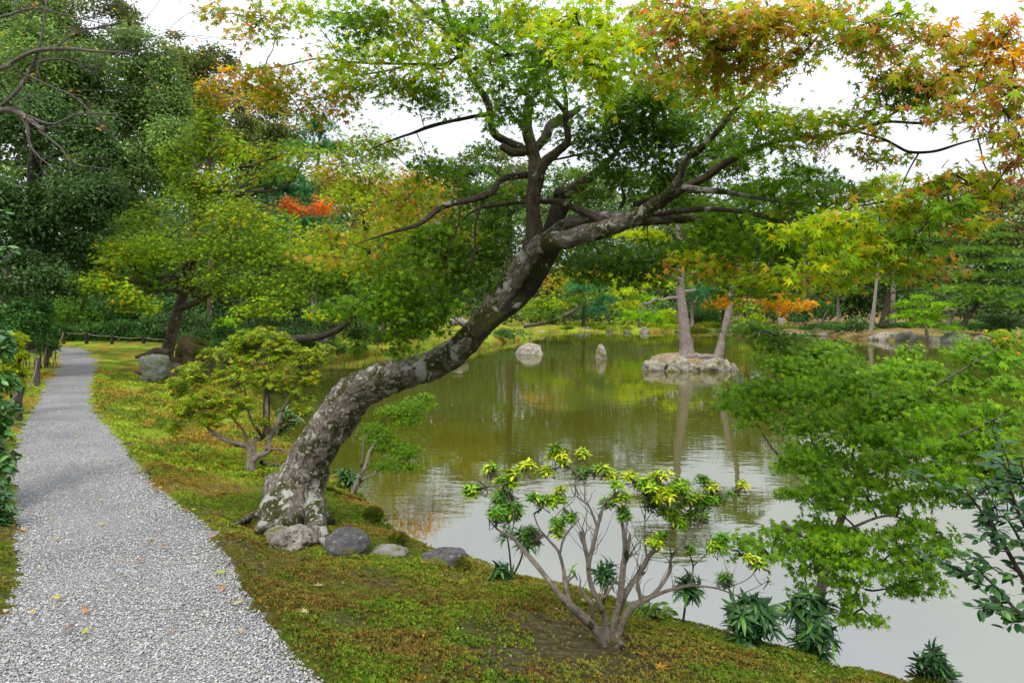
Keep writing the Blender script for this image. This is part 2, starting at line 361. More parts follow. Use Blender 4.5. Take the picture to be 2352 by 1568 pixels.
wood = np.clip(np.clip((Y-31)/4, 0, 1)*np.clip((X*0+1), 0, 1)*np.clip((-9-X)/3, 0, 1)+np.clip((Y-80)/5, 0, 1)+np.clip((-14-X)/3, 0, 1)*np.clip((26-Y)/3, 0, 1), 0, 1)
straw = .58*np.clip(np.clip((Y-38)/8, 0, 1)*np.clip((X-16)/8, 0, 1)+.5*np.clip((Y-50)/8, 0, 1)*np.clip((X-3)/5, 0, 1), 0, 1)*(wood < .5)
gc = np.stack([soil, wood, straw], -1).reshape(-1, 3)
g = mk('moss_ground', gv, gf, M_ground, col=gc, smooth=True, kind='structure')
xs = [-40, 130]; ys = [1.0, 100.]
wv = np.array([[a, b, WZ] for b in ys for a in xs]); wt = mk('pond_water', wv, np.array([[0, 1, 3, 2]]), M_water, kind='structure')
# gravel path: a sheet a little wider than its bed, so that the moss overlaps it along a ragged edge
n_ = len(prc); tt = np.linspace(-.04, 1.04, 15)
pv = (plc[:, None]*(1-tt[None, :, None])+prc[:, None]*tt[None, :, None]); pz = -.03+.006*vn(np.concatenate([pv, pv[..., :1]*0], -1)*3, 8)+.012*np.sin(np.pi*np.clip(tt, 0, 1))[None]
pv = np.concatenate([pv, pz[..., None]], -1).reshape(-1, 3)
i = np.arange(n_-1)[:, None]*15; j = np.arange(14)[None]; pf = np.stack([i+j, i+j+1, i+j+16, i+j+15], -1).reshape(-1, 4)
gp = mk('gravel_path', pv, pf, M_gravel, smooth=True, kind='structure')

# gravel stones on the near path
def ico():
    t = (1+5**.5)/2; v = np.array([[0, 0, 1], [1, 0, 0], [0, 1, 0], [-1, 0, 0], [0, -1, 0], [0, 0, -1.]])
    return v, np.array([[0, 1, 2], [0, 2, 3], [0, 3, 4], [0, 4, 1]])
def inst(tv, tf, pos, M, size, col, jit=0):
    """template copies as one vertex soup; M rows are the axes"""
    n, m = len(pos), len(tv)
    t = tv[None]+(R.normal(0, jit, (n, m, 3)) if jit else 0)
    sz = np.asarray(size).reshape(n, -1, 1) if np.ndim(size) > 1 else np.asarray(size).reshape(n, 1, 1)
    if sz.shape[1] == 3: t = t*sz.transpose(0, 2, 1)
    else: t = t*sz
    v = np.einsum('nmi,nij->nmj', t, M)+pos[:, None]
    f = (tf[None]+(np.arange(n)*m)[:, None, None]).reshape(-1, tf.shape[1])
    return v.reshape(-1, 3), f, np.repeat(col, m, 0)
def frames(ax, nr):
    nr = nr/(np.linalg.norm(nr, axis=1)[:, None]+1e-9); ax = ax-nr*(ax*nr).sum(1)[:, None]; ax /= np.linalg.norm(ax, axis=1)[:, None]+1e-9
    return np.stack([ax, np.cross(nr, ax), nr], 1)
def rdir(n): 
    v = R.normal(size=(n, 3)); return v/np.linalg.norm(v, axis=1)[:, None]
nS = 62000
u = R.random(nS*3); vv = (R.random(nS*3))
# denser close by
k_ = (u**1.6)*(n_-1)*.62; k0 = k_.astype(int); fr = (k_-k0)[:, None]
a_ = plc[k0]*(1-fr)+plc[k0+1]*fr; b_ = prc[k0]*(1-fr)+prc[k0+1]*fr
q = a_*(1-vv[:, None])+b_*vv[:, None]
q = q[(q[:, 1] > 2.4) & (q[:, 1] < 9.5) & (np.abs(q[:, 0]/q[:, 1]) < .8)][:nS]
sx = R.uniform(.0034, .0078, len(q)); S3 = np.stack([sx, sx*R.uniform(.6, .95, len(q)), sx*R.uniform(.4, .75, len(q))], 1)
pos = np.concatenate([q, np.full((len(q), 1), -.024)+.010*R.random((len(q), 1))], 1)
pal = np.array([[.13, .14, .17], [.25, .28, .33], [.40, .42, .45], [.52, .53, .54], [.60, .59, .55], [.48, .41, .29], [.42, .27, .18], [.09, .09, .10], [.32, .34, .37]])
pal = (pal*.55+.14)*np.array([.90, .865, .80]); pc = pal[R.choice(9, len(q), p=[.16, .2, .19, .14, .07, .06, .02, .06, .10])]*R.uniform(.8, 1.25, (len(q), 1))
tv, tf = ico(); v, f, cc = inst(tv, tf, pos, frames(rdir(len(q))*[1, 1, .15], rdir(len(q))*.5+[0, 0, 1]), S3, pc, .18)
o = mk('gravel', v, f, M_col, col=cc, kind='stuff'); tag(o, 'loose grey gravel covering the near part of the path', 'gravel')

# moss sprigs on the near bank
def sprigs(n, ymin, ymax, size, name, label, xr=(-3.6, 2.9), dens=None):
    p = np.stack([R.uniform(*xr, n), ymin+(ymax-ymin)*R.random(n)**1.5], 1)
    s = sdf(p[:, 0], p[:, 1]); ps = path_sd(p[:, 0], p[:, 1]); fm = vn(np.stack([p[:, 0]*3.2, p[:, 1]*3.2, s*0], 1), 31)+.8*vn(np.stack([p[:, 0]*8, p[:, 1]*8, s*0], 1), 32)+.5*vn(np.stack([p[:, 0]*20, p[:, 1]*20, s*0], 1), 33)
    keep = (s > -.03) & (ps > R.uniform(-.06, .06, n)) & (np.abs(p[:, 0]/p[:, 1]) < .82)
    b = np.exp(-(((p[:, 0]-b0[0]+.15)**2+(p[:, 1]-b0[1]+.1)**2)/.46**2)); keep &= (R.random(n) > b*1.02)
    keep &= (fm > -.24+.2*np.clip(.5-ps, 0, .5)*2) | (R.random(n) < .12)
    p = p[keep]; n = len(p); z = H(p[:, 0], p[:, 1]); mnd = np.clip(fm[keep]+.2, 0, 1.3)
    tv = np.array([[0, 0, -.2], [.75, .25, .75], [.2, .5, .95], [-.35, .75, .8], [-.5, .2, .95], [-.7, -.35, .7], [-.1, -.45, 1.], [.4, -.7, .75], [.55, -.1, .95]])
    tf = np.array([[0, 1, 2], [0, 3, 4], [0, 5, 6], [0, 7, 8]])
    pos = np.concatenate([p, (z+.001+mnd*size*1.5)[:, None]], 1)
    c_ = (R.uniform(.8, 1.7, (n, 1))*np.array([[1, 1.05, .9]])); red = R.random(n) < .12; c_[red] = c_[red]*[1.4, .62, .8]
    v, f, cc = inst(tv, tf, pos, frames(rdir(n)*[1, 1, .1], rdir(n)*.35+[0, 0, 1]), size*R.uniform(.6, 1.35, n), c_, .15)
    o = mk(name, v, f, M_sprig, col=cc, kind='stuff'); tag(o, label, 'moss')
sprigs(200000, 2.5, 7.2, .0115, 'hair_cap_moss', 'bushy haircap moss sprigs carpeting the near bank')
sprigs(70000, 6.8, 17, .026, 'carpet_moss', 'low moss tufts along the path further back', (-11, 0))
# ------------------------------------------------------------------ leaves
def maple_t(n=7, curl=.22):
    ang = {7: [0, 36, 76, 122], 5: [0, 45, 95]}[n]; ln = {7: [1, .9, .7, .42], 5: [1, .86, .6]}[n]
    tips = [(-a, l) for a, l in zip(ang[:0:-1], ln[:0:-1])]+[(a, l) for a, l in zip(ang, ln)]
    pts = [(0, 0)]; o = []
    o.append((-165, .10))
    for i, (a, l) in enumerate(tips):
        o.append((a, l)); 
        if i < len(tips)-1: o.append(((a+tips[i+1][0])/2, .30))
    o.append((165, .10))
    v = [[0, 0, 0]]+[[r*math.cos(math.radians(a)), r*math.sin(math.radians(a)), -curl*r*r] for a, r in o]
    return np.array(v), np.array([[0, i, i+1] for i in range(1, len(v)-1)])
T7 = maple_t(7); T5 = maple_t(5)
def star_t():
    v, f = [], []
    for a, l in ((0, 1), (48, .85), (-48, .85), (100, .6), (-100, .6)):
        r = math.radians(a); k = len(v)
        v += [[.17*math.sin(r), -.17*math.cos(r), 0], [l*math.cos(r), l*math.sin(r), -.2*l], [-.17*math.sin(r), .17*math.cos(r), 0]]; f.append([k, k+1, k+2])
    return np.array(v), np.array(f)
TS = star_t()
TQ = (np.array([[0, 0, 0], [.5, -.24, .10], [1, 0, -.08], [.5, .24, .10]]), np.array([[0, 1, 2], [0, 2, 3]]))
def blade_t(w, curl, fold=.06, prof=((0, .1), (.22, .75), (.5, 1), (.78, .7), (1, .05))):
    v, f = [], []
    for t, b in prof:
        z = -curl*t*t; v += [[t, -b*w, z+fold*b], [t, 0, z], [t, b*w, z+fold*b]]
    for i in range(len(prof)-1):
        a = 3*i; f += [[a, a+3, a+4], [a, a+4, a+1], [a+1, a+4, a+5], [a+1, a+5, a+2]]
    return np.array(v), np.array(f)
TC = blade_t(.24, .18, .05); TL = blade_t(.115, .46, .03); TN = blade_t(.16, .25, .04, ((0, .1), (.45, 1), (1, .05)))
def tuft_t(n=6, up=.8, w=.07):
    v, f = [], []
    for i in range(n):
        a = 2*math.pi*i/n+.4*(i % 2); s = 1 if i % 2 else .85; k = len(v); c_, s_ = math.cos(a), math.sin(a)
        h = up*(1.1 if i % 3 == 0 else .6)
        v += [[-w*s_, w*c_, 0], [c_*s*.8, s_*s*.8, h], [w*s_, -w*c_, 0]]; f.append([k, k+1, k+2])
    return np.array(v), np.array(f)
TP = tuft_t()
# leaf colours (as the leaves themselves are)
PAL = {
 'G':  [(5, (.095, .185, .014)), (3, (.135, .235, .018)), (2, (.06, .12, .012)), (1, (.2, .28, .02))],
 'FG': [(5, (.12, .235, .026)), (3, (.17, .30, .03)), (1.5, (.07, .15, .018)), (1, (.22, .34, .03))],
 'GM': [(4, (.115, .19, .014)), (3, (.165, .245, .018)), (1, (.3, .36, .03))],
 'DG': [(5, (.06, .125, .012)), (3, (.085, .165, .014)), (1, (.14, .23, .02))],
 'YG': [(4, (.30, .40, .022)), (3, (.21, .34, .02)), (2, (.44, .46, .035)), (.6, (.48, .34, .04))],
 'GY': [(4, (.16, .27, .016)), (3, (.24, .34, .02)), (1.3, (.36, .36, .03)), (.5, (.44, .24, .03))],
 'OG': [(4, (.19, .28, .022)), (3, (.32, .33, .035)), (1.8, (.46, .26, .05)), (.7, (.42, .17, .06))],
 'O':  [(3, (.47, .30, .055)), (1.5, (.47, .21, .06)), (3, (.36, .33, .035)), (2, (.20, .28, .02)), (.6, (.44, .13, .05))],
 'OB': [(3, (.60, .30, .03)), (2, (.56, .21, .03)), (1.4, (.50, .38, .04))],
 'RO': [(1.8, (.46, .22, .12)), (2, (.44, .30, .09)), (3, (.36, .37, .04)), (.7, (.46, .13, .08)), (3.2, (.20, .31, .02))],
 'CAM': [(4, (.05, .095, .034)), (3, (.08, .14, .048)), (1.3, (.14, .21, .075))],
 'CAM2': [(4, (.105, .165, .052)), (3, (.15, .22, .07)), (1, (.24, .35, .10))],
 'OLV': [(4, (.11, .145, .045)), (3, (.15, .175, .055)), (1, (.22, .19, .06))],
 'PIN': [(4, (.085, .175, .03)), (3, (.13, .23, .035)), (1, (.2, .29, .04))],
 'PINB': [(4, (.13, .27, .02)), (3, (.18, .33, .025)), (1, (.26, .38, .03))],
 'PINT': [(4, (.045, .15, .06)), (3, (.065, .20, .075))],
 'PINY': [(4, (.30, .40, .02)), (3, (.40, .47, .025)), (1, (.48, .46, .03))],
 'RED': [(3, (.56, .13, .03)), (2, (.60, .21, .03)), (1, (.42, .08, .03))],
 'HED': [(4, (.045, .12, .03)), (3, (.075, .16, .045)), (1, (.13, .22, .06))],
 'AZ': [(4, (.19, .29, .03)), (2, (.32, .39, .04)), (3, (.10, .19, .02)), (1.0, (.52, .40, .06)), (.5, (.50, .24, .06))],
 'YS': [(4, (.12, .25, .03)), (3, (.2, .34, .03)), (1.6, (.38, .44, .06)), (.4, (.50, .46, .08))],
 'YSY': [(2, (.18, .30, .03)), (3, (.38, .45, .05)), (2, (.54, .50, .09))],
 'YSG': [(4, (.065, .17, .02)), (3, (.11, .23, .03)), (.6, (.35, .40, .06))],
 'ARD': [(4, (.020, .062, .018)), (3, (.034, .09, .022)), (1, (.08, .17, .035))],
}
def pcol(pal, n, jit=.22):
    p = PAL[pal]; w_ = np.array([a for a, _ in p]); c_ = np.array([b for _, b in p])
    l = c_@np.array([.3, .6, .1]); c_ = np.clip(l[:, None]+(c_-l[:, None])*1.12, .004, .8)
    return c_[R.choice(len(p), n, p=w_/w_.sum())]*R.uniform(1-jit, 1+jit, (n, 1))
def cloud(n, c_, rad, subs=8, spread=.30, shell=.8, palm=None, flat=0):
    """n leaf places in an ellipsoid made of leafy clumps; outward directions"""
    d = rdir(subs); r = shell*R.uniform(.55, 1.0, (subs, 1)); sc_ = d*r
    k = R.integers(0, subs, n); p = sc_[k]+R.normal(0, spread, (n, 3))*np.array([1, 1, .75])
    l = np.linalg.norm(p, axis=1); p = p*np.where(l > 1.15, 1.15/l, 1)[:, None]
    out = p-sc_[k]*.55; out /= np.linalg.norm(out, axis=1)[:, None]+1e-9
    tone = 1+.30*R.normal(size=subs)[k]
    return c_+p*rad, out, np.clip(tone, .6, 1.5)
def leafset(pos, out, size, up=.7, rnd=.7, droop=.3, sizej=.3):
    n = len(pos); nr = out*.45+np.array([0, 0, up])+rdir(n)*rnd
    ax = out*[1, 1, .3]+rdir(n)*.9+np.array([0, 0, -droop]); return frames(ax, nr), size*R.uniform(1-sizej, 1+sizej, n)
def build(name, T, pos, M, sz, col, mat, parent, kind='stuff', jit=0):
    v, f, cc = inst(T[0], T[1], pos, M, sz, col, jit)
    return mk(name, v, f, mat, parent, col=cc, kind=kind)
LEAFMESH = {}
def part_leaf(name, T, pos, M, sz, col, mat, parent):
    key = (id(T[0]), mat.name)
    if key not in LEAFMESH: LEAFMESH[key] = mesh('leaf', T[0], T[1], mat)
    me = LEAFMESH[key]; off = np.array(parent.location)
    for i in range(len(pos)):
        o = bpy.data.objects.new(name, me); COL.objects.link(o); o.parent = parent
        m4 = np.eye(4); m4[:3, :3] = (M[i]*sz[i]).T; m4[:3, 3] = pos[i]-off; o.matrix_basis = Matrix(m4.tolist())
        o.color = (*[float(x) for x in col[i]], 1)
def split_leaves(T, pos, M, sz, col, mats, parent, nm='leaf', rest='foliage', n=300):
    """the n leaves that show largest become parts of their own, the others one mass"""
    x, y, d = proj(pos); vis = (x > 5) & (x < 2347) & (y > 5) & (y < 1563) & (d > .3)
    face = np.abs((M[:, 2]*(pos-np.array([0, 0, CZ]))).sum(1))/(np.linalg.norm(pos, axis=1)+1e-9)
    sc_ = np.where(vis, sz/np.maximum(d, .3)*(.4+face), -1)
    k = np.argsort(-sc_)[:min(n, len(pos))]; k = k[sc_[k] > 0]; m = np.ones(len(pos), bool); m[k] = False; T2 = T5 if T is T7 else T
    part_leaf(nm, T, pos[k], M[k], sz[k], col[k], mats[1], parent)
    if m.any(): build(rest, T2, pos[m], M[m], sz[m], col[m], mats[0], parent)
def wobble(a, b, n=4, amp=.12, sag=0.):
    t = np.linspace(0, 1, n)[:, None]; p = a*(1-t)+b*t; L_ = np.linalg.norm(b-a)
    p[1:-1] += R.normal(0, amp*L_/n, (n-2, 3)); p[:, 2] += sag*L_*(t[:, 0]*(1-t[:, 0])); return p
def twig(a, b, r0, r1, sides=4, amp=.15, sag=0., n=4):
    p = wobble(a, b, n, amp, sag); return tube(np.c_[p, np.linspace(r0, r1, n)], sides, 3, cap=False)
AREA = {'star': .62, 'quad': .24, 'mpl': 1.05, 'tuft': .40, 'blade': .26}
def tree(name, label, cat_, trunk, blobs, style='broad', leaf=.1, cover=2.2, mat=M_bark, group=None, limbs=True, base=None, nmax=60000, lmat=None, flatten=1., depthf=.75, sub=None, extra=(), tsides=8):
    """trunk: rows px, py, width, depth; blobs: px, py, rx, ry, depth, palette"""
    tr = pxt(trunk); dm = trunk[0][3]; tr[:, 3] *= .62 if dm > 20 else 1; cover *= 1.75 if dm < 40 else 1.35; leaf *= (1.22 if style == 'broad' else 1.1)*(1 if dm < 40 else 1.15)
    if base is None: base = tr[0, :3]
    t = thing(name, label, cat_, base, group)
    v, f, bk = tube(tr, tsides, 6, .12, int(abs(tr[0, 0]*97)) % 50, flare=lambda L_, a: 1+(.35+.15*np.sin(a*5))*np.exp(-L_/(tr[0, 3]*1.3+.01)))
    mk('trunk', v, f, mat, t, bk=bk, smooth=True)
    tc_ = cat(tr, 8); fol = []; limbsets = []
    for e in extra:
        v, f, bk = tube(pxt(e), 6, 6, .1, 3); mk('branch', v, f, mat, t, bk=bk, smooth=True)
    for b in blobs:
        px, py, rx, ry, d, pal = b[:6]; cv = b[6] if len(b) > 6 else 1
        c_ = P(px, py, d); rad = np.array([rx*d/F, rx*d/F*depthf, ry*d/F*flatten])
        kk = {'broad': 'quad', 'layer': 'star', 'pine': 'tuft'}[style]
        n = int(min(nmax, cover*cv*math.pi*rad[0]*rad[2]/(AREA[kk]*leaf*leaf)))
        s = sub or max(6, int(5+2.2*math.sqrt(rad[0]*rad[2])/max(leaf, .02)*.12))
        if style == 'pine':
            # a pad: tufts standing on the upper side of flat clumps
            s2 = max(5, int(rad[0]/.5)+5); dd = rdir(s2)*R.uniform(.2, .85, (s2, 1)); k = R.integers(0, s2, n)
            q = R.normal(0, .27, (n, 3)); q[:, 2] = np.abs(q[:, 2])*.5+(.35-((q[:, 0]**2+q[:, 1]**2)*2.2))
            p = c_+(dd[k]*[1, 1, .7]+q)*rad; out = np.stack([q[:, 0], q[:, 1], np.full(n, .35)], 1); tone = np.clip(1+.2*R.normal(size=s2)[k], .6, 1.4)
            M = frames(rdir(n), out+rdir(n)*.25); sz = leaf*R.uniform(.7, 1.3, n)
        else:
            p, out, tone = cloud(n, c_, rad, int(s*1.3) if style == 'broad' else s*2, .22 if style == 'broad' else .30)
            if style == 'layer':
                # lay the clumps out in thin, slightly sagging sprays
                lay = rad[2]*R.uniform(.3, .5)+.02; z = p[:, 2]-c_[2]; hs = 1.6*vn(np.stack([p[:, 0], p[:, 1], z*0], 1)/(rad[0]*.35+.1), int(px) % 97); q = np.round(z/lay+hs)-hs*.55
                r2 = ((p[:, :2]-c_[:2])/rad[:2]); p[:, 2] = c_[2]+q*lay+R.normal(0, lay*.24, n)-.25*rad[2]*(r2**2).sum(1)
                M, sz = leafset(p, out+np.array([0, -.5, 0]), leaf, .9, .7, .35)
            else: M, sz = leafset(p, out, leaf, .45, .75, .35)
        cc = pcol(pal, n)*tone[:, None]; fol.append((p, M, sz, cc))
        if limbs:
            low = tc_[:, 2] < c_[2]+rad[2]*.2; cand = tc_[low] if low.any() else tc_[:1]
            cand = tc_[int(len(tc_)*.42):]
            j = np.argmin(np.linalg.norm(cand[:, :3]-c_, axis=1)+.8*np.abs(cand[:, 2]-(c_[2]-.5*np.linalg.norm(cand[:, :2]-c_[:2], axis=1))))
            a = cand[j]; r0 = min(a[3]*.6, .022*np.linalg.norm(a[:3]-c_)+.012); w_ = wobble(a[:3], c_, 5, .25)
            v, f, bk = tube(np.c_[w_, np.linspace(r0, r0*.3, 5)], 5, 3, cap=False); 
            mk('branch', v, f, mat, t, bk=bk, smooth=True)
            for _ in range(3):
                e = c_+rdir(1)[0]*rad*.75; s0 = w_[R.integers(2, 5)]; v, f, bk = twig(s0, e, r0*.35, r0*.1); limbsets.append((v, f, bk))
    if limbsets: v, f, bk = join(limbsets); mk('twigs', v, f, mat, t, bk=bk, kind='stuff')
    p, M, sz, cc = [np.concatenate([q[i] for q in fol]) for i in range(4)]
    T = {'broad': TQ, 'layer': TS, 'pine': TP}[style]
    build('crown', T, p, M, sz, cc, lmat or {'broad': M_broad, 'layer': M_leaf, 'pine': M_need}[style], t)
    return t
# ------------------------------------------------------------------ background woods, left to right
tree('evergreen_tree', 'large dark glossy evergreen oak overhanging the left side of the gravel path', 'tree',
     [(30, 800, 60, 17), (40, 640, 46, 17), (70, 480, 36, 17), (90, 330, 20, 17)],
     [(40, 500, 120, 130, 16, 'CAM'), (170, 430, 100, 110, 16, 'CAM'), (90, 300, 120, 100, 16.5, 'CAM'), (220, 320, 60, 80, 17, 'CAM'), (210, 520, 60, 50, 16, 'CAM'),
      (60, 640, 100, 60, 15.5, 'CAM'), (170, 600, 70, 60, 16.5, 'CAM', .8), (40, 720, 60, 40, 15, 'HED')], leaf=.085, cover=2.6, mat=M_dark)
tree('camphor_tree', 'tall rounded mid green camphor tree rising above the dark oak', 'tree',
     [(240, 770, 50, 33), (250, 600, 40, 30), (270, 400, 30, 26), (300, 200, 16, 24)],
     [(250, 210, 140, 110, 23, 'CAM2'), (340, 230, 90, 120, 23, 'CAM2'), (370, 350, 75, 90, 22, 'CAM2'), (130, 150, 130, 100, 22, 'CAM2'), (300, 120, 90, 55, 23, 'CAM2'),
      (270, 390, 90, 80, 21, 'CAM2'), (400, 270, 45, 60, 23, 'CAM2'), (290, 480, 70, 60, 21, 'CAM')], leaf=.10, cover=2.6)
tree('camphor_tree', 'olive green tree filling the top left corner behind the bare branches', 'tree',
     [(60, 790, 60, 27), (80, 400, 40, 27), (120, 100, 20, 27)],
     [(60, 70, 130, 110, 26, 'CAM2'), (190, 40, 110, 70, 27, 'OLV'), (290, 40, 40, 45, 28, 'OLV'), (40, 190, 90, 70, 25, 'CAM2')], leaf=.11, cover=2.4)
tree('oak_tree', 'hazy olive brown oak crown against the sky right of the camphor', 'tree',
     [(430, 790, 40, 38), (440, 500, 30, 38), (450, 220, 16, 38)],
     [(430, 160, 60, 70, 38, 'OLV'), (490, 150, 50, 50, 38, 'OLV', .8), (460, 240, 70, 70, 38, 'OLV'), (520, 250, 50, 70, 38, 'OLV', .7), (560, 320, 60, 60, 37, 'OLV'), (400, 100, 40, 30, 39, 'OLV', .6)], leaf=.16, cover=2.2)
tree('oak_tree', 'dark round oak crown standing alone on the skyline', 'tree',
     [(620, 780, 36, 42), (612, 500, 28, 42), (610, 300, 14, 42)],
     [(612, 245, 55, 45, 42, 'OLV'), (600, 300, 60, 50, 42, 'OLV'), (650, 330, 55, 60, 43, 'OLV'), (590, 380, 80, 60, 42, 'CAM')], leaf=.17, cover=2.4)
tree('maple_tree', 'slender orange maple top between the camphor and the yellow maple', 'tree',
     [(480, 790, 20, 30), (485, 400, 12, 30), (480, 220, 6, 30)],
     [(480, 200, 30, 35, 30, 'O'), (510, 235, 30, 22, 30, 'O'), (450, 250, 40, 30, 30, 'OG')], 'layer', leaf=.10, cover=2.)
tree('pine_tree', 'bluish green pine deep in the wood behind the red maple', 'tree',
     [(720, 780, 24, 38), (725, 500, 16, 38), (735, 290, 8, 38)],
     [(735, 300, 45, 35, 37, 'PINT'), (700, 350, 50, 30, 37, 'PINT'), (770, 350, 50, 30, 37, 'PINT'), (650, 430, 60, 50, 36, 'PINT'), (740, 440, 70, 45, 36, 'PINT'), (690, 520, 80, 50, 35, 'PINT')], 'pine', leaf=.22, cover=2.4, mat=M_pine)
tree('maple_tree', 'small red and orange maple with a pale forked stem', 'tree',
     [(668, 620, 12, 27), (666, 540, 9, 27), (668, 500, 5, 27)],
     [(670, 462, 32, 22, 27, 'RED'), (735, 470, 42, 22, 27, 'RED', .9), (690, 485, 30, 14, 27, 'RED', .6)], 'layer', leaf=.08, cover=1.8, mat=M_grey)
tree('maple_tree', 'spreading yellow green maple leaning beside the mossy stump', 'tree',
     [(378, 838, 30, 18.5), (392, 775, 26, 18.5), (412, 705, 24, 18.5), (432, 645, 20, 18.6), (448, 560, 22, 18.7), (458, 470, 17, 18.8), (478, 380, 12, 18.9), (482, 300, 6, 19)],
     [(482, 265, 34, 45, 19, 'GM'), (450, 320, 60, 45, 19, 'GM'), (525, 330, 50, 40, 19, 'GY', .9), (400, 350, 45, 40, 19, 'GM'), (420, 410, 60, 45, 18.5, 'GM'), (520, 410, 70, 35, 18.5, 'GY'),
      (620, 350, 80, 28, 18, 'GY', .8), (700, 360, 70, 28, 18, 'GY', .7), (640, 395, 70, 25, 18, 'GY', .7), (470, 480, 110, 45, 18, 'GM'), (340, 520, 90, 40, 18, 'GM'), (560, 500, 110, 45, 17.5, 'GY'),
      (420, 560, 150, 45, 17, 'GM'), (600, 570, 120, 50, 17, 'GM'), (280, 590, 90, 35, 16.5, 'GY', .9), (250, 640, 60, 30, 16, 'GY'), (300, 690, 60, 30, 16, 'GY'), (500, 640, 100, 40, 16.5, 'GM', .8), (620, 660, 90, 40, 16.5, 'GM'),
      (600, 710, 70, 28, 16, 'GY', .9), (330, 640, 60, 30, 17, 'G', .8), (690, 610, 70, 40, 17, 'GM')],
     'layer', leaf=.066, cover=1.75, extra=[[(405, 712, 16, 18.5), (460, 690, 13, 18), (520, 650, 8, 17.5)], [(452, 500, 10, 18.7), (425, 430, 7, 18.5), (405, 400, 4, 18.5)], [(540, 385, 6, 18.4), (600, 375, 9, 18.2), (650, 355, 5, 18.0), (720, 350, 3, 18)]])
tree('maple_tree', 'shaded green maple filling the gap left of the forked trunk', 'tree',
     [(180, 785, 20, 30.5), (190, 700, 16, 29), (230, 600, 8, 25)],
     [(200, 650, 80, 40, 23, 'G'), (160, 710, 60, 35, 22, 'DG'), (260, 560, 70, 40, 23, 'G'), (350, 600, 90, 60, 24, 'DG'), (300, 460, 60, 40, 24, 'OG', .7)], 'layer', leaf=.08, cover=1.8)
tree('maple_tree', 'green maple crowding behind the low horizontal trunk', 'tree',
     [(760, 790, 24, 27), (770, 700, 18, 27), (790, 560, 8, 27)],
     [(700, 650, 110, 50, 26, 'G'), (820, 620, 110, 60, 26, 'G'), (760, 560, 110, 50, 26, 'GY'), (880, 560, 80, 50, 27, 'OG'), (640, 560, 80, 60, 27, 'DG'), (900, 680, 90, 50, 26, 'DG')], 'layer', leaf=.09, cover=1.9)
tree('maple_tree', 'golden orange maple glowing behind the drooping left branches', 'tree',
     [(880, 780, 22, 32), (890, 600, 16, 32), (900, 430, 8, 32)],
     [(880, 420, 70, 35, 31, 'O'), (950, 410, 60, 35, 31, 'OB', .7), (840, 470, 80, 35, 31, 'OG'), (1000, 470, 80, 45, 32, 'O'), (900, 510, 90, 40, 31, 'OG'), (760, 420, 60, 40, 31, 'O', .8), (1080, 560, 70, 60, 34, 'OG'), (1000, 600, 80, 50, 34, 'OG')], 'layer', leaf=.10, cover=1.9)
tree('maple_tree', 'yellow green maple leaning low over the water from the left bank', 'tree',
     [(600, 812, 18, 15.5), (665, 782, 18, 15), (740, 772, 16, 14.5), (800, 740, 13, 13.5), (845, 665, 10, 13), (850, 600, 10, 12.5), (830, 480, 6, 12)],
     [(835, 330, 75, 38, 12, 'GY'), (760, 385, 55, 30, 12, 'OG'), (850, 395, 70, 35, 12, 'GY'), (800, 450, 70, 32, 12, 'YG'), (760, 540, 60, 32, 12, 'OG'), (850, 520, 80, 35, 12, 'OG', .9), (790, 600, 80, 35, 12.3, 'GY', .9),
      (880, 620, 70, 35, 12, 'G'), (800, 690, 60, 25, 12, 'G')], 'layer', leaf=.055, cover=1.5, mat=M_dark)
# hedges and undergrowth
def hedge(name, label, rows, pal, leaf, cover=3.4, cat_='hedge', group=None, base=None, lm=None, T=TQ):
    b = P(rows[0][0], rows[0][1]+rows[0][3], rows[0][4]) if base is None else base
    t = thing(name, label, cat_, b, group); fol = []
    st = []
    for px, py, rx, ry, d in rows:
        c_ = P(px, py, d); rad = np.array([rx*d/F, rx*d/F*.7, ry*d/F]); n = int(cover*math.pi*rad[0]*rad[2]/(.24*leaf**2))
        p, out, tone = cloud(n, c_, rad, max(10, int(rad[0]*rad[2]/.05)), .24); M, sz = leafset(p, out, leaf, .4, .8, .2)
        fol.append((p, M, sz, pcol(pal, n)*tone[:, None]))
        g_ = onground(c_); 
        for _ in range(5): st.append(twig(g_+np.r_[R.normal(0, rad[0]*.3), R.normal(0, rad[1]*.2), 0], c_+rdir(1)[0]*rad*.7, .012, .004))
    v, f, bk = join(st); mk('stems', v, f, M_twig, t, bk=bk, kind='stuff')
    p, M, sz, cc = [np.concatenate([q[i] for q in fol]) for i in range(4)]
    build('foliage', T, p, M, sz, cc, lm or M_broad, t); return t
hedge('camellia_hedge', 'dark glossy hedge running behind the rope fence at the path bend', [(x, 764+3*math.sin(x), 34, 32, 28.9) for x in range(110, 420, 30)]+[(x, 715+8*math.sin(x*3), 44, 36, 29.8) for x in range(110, 420, 44)], 'HED', .11, 2.8)
hedge('evergreen_shrub', 'dark leafy evergreen shrub overhanging the fence at the left path edge', [(95, 735, 35, 50, 17), (60, 690, 50, 40, 17), (110, 790, 26, 30, 18), (40, 750, 40, 50, 15)], 'HED', .08, cat_='shrub')
hedge('evergreen_shrub', 'rounded blue green shrub to the right of the mossy stump', [(520, 770, 34, 26, 20), (500, 790, 25, 18, 19.5)], 'HED', .09, cat_='shrub')
hedge('pine_shrub', 'small bright green clipped bush above the blue green shrub', [(520, 742, 30, 15, 23)], 'PINB', .10, cat_='shrub')
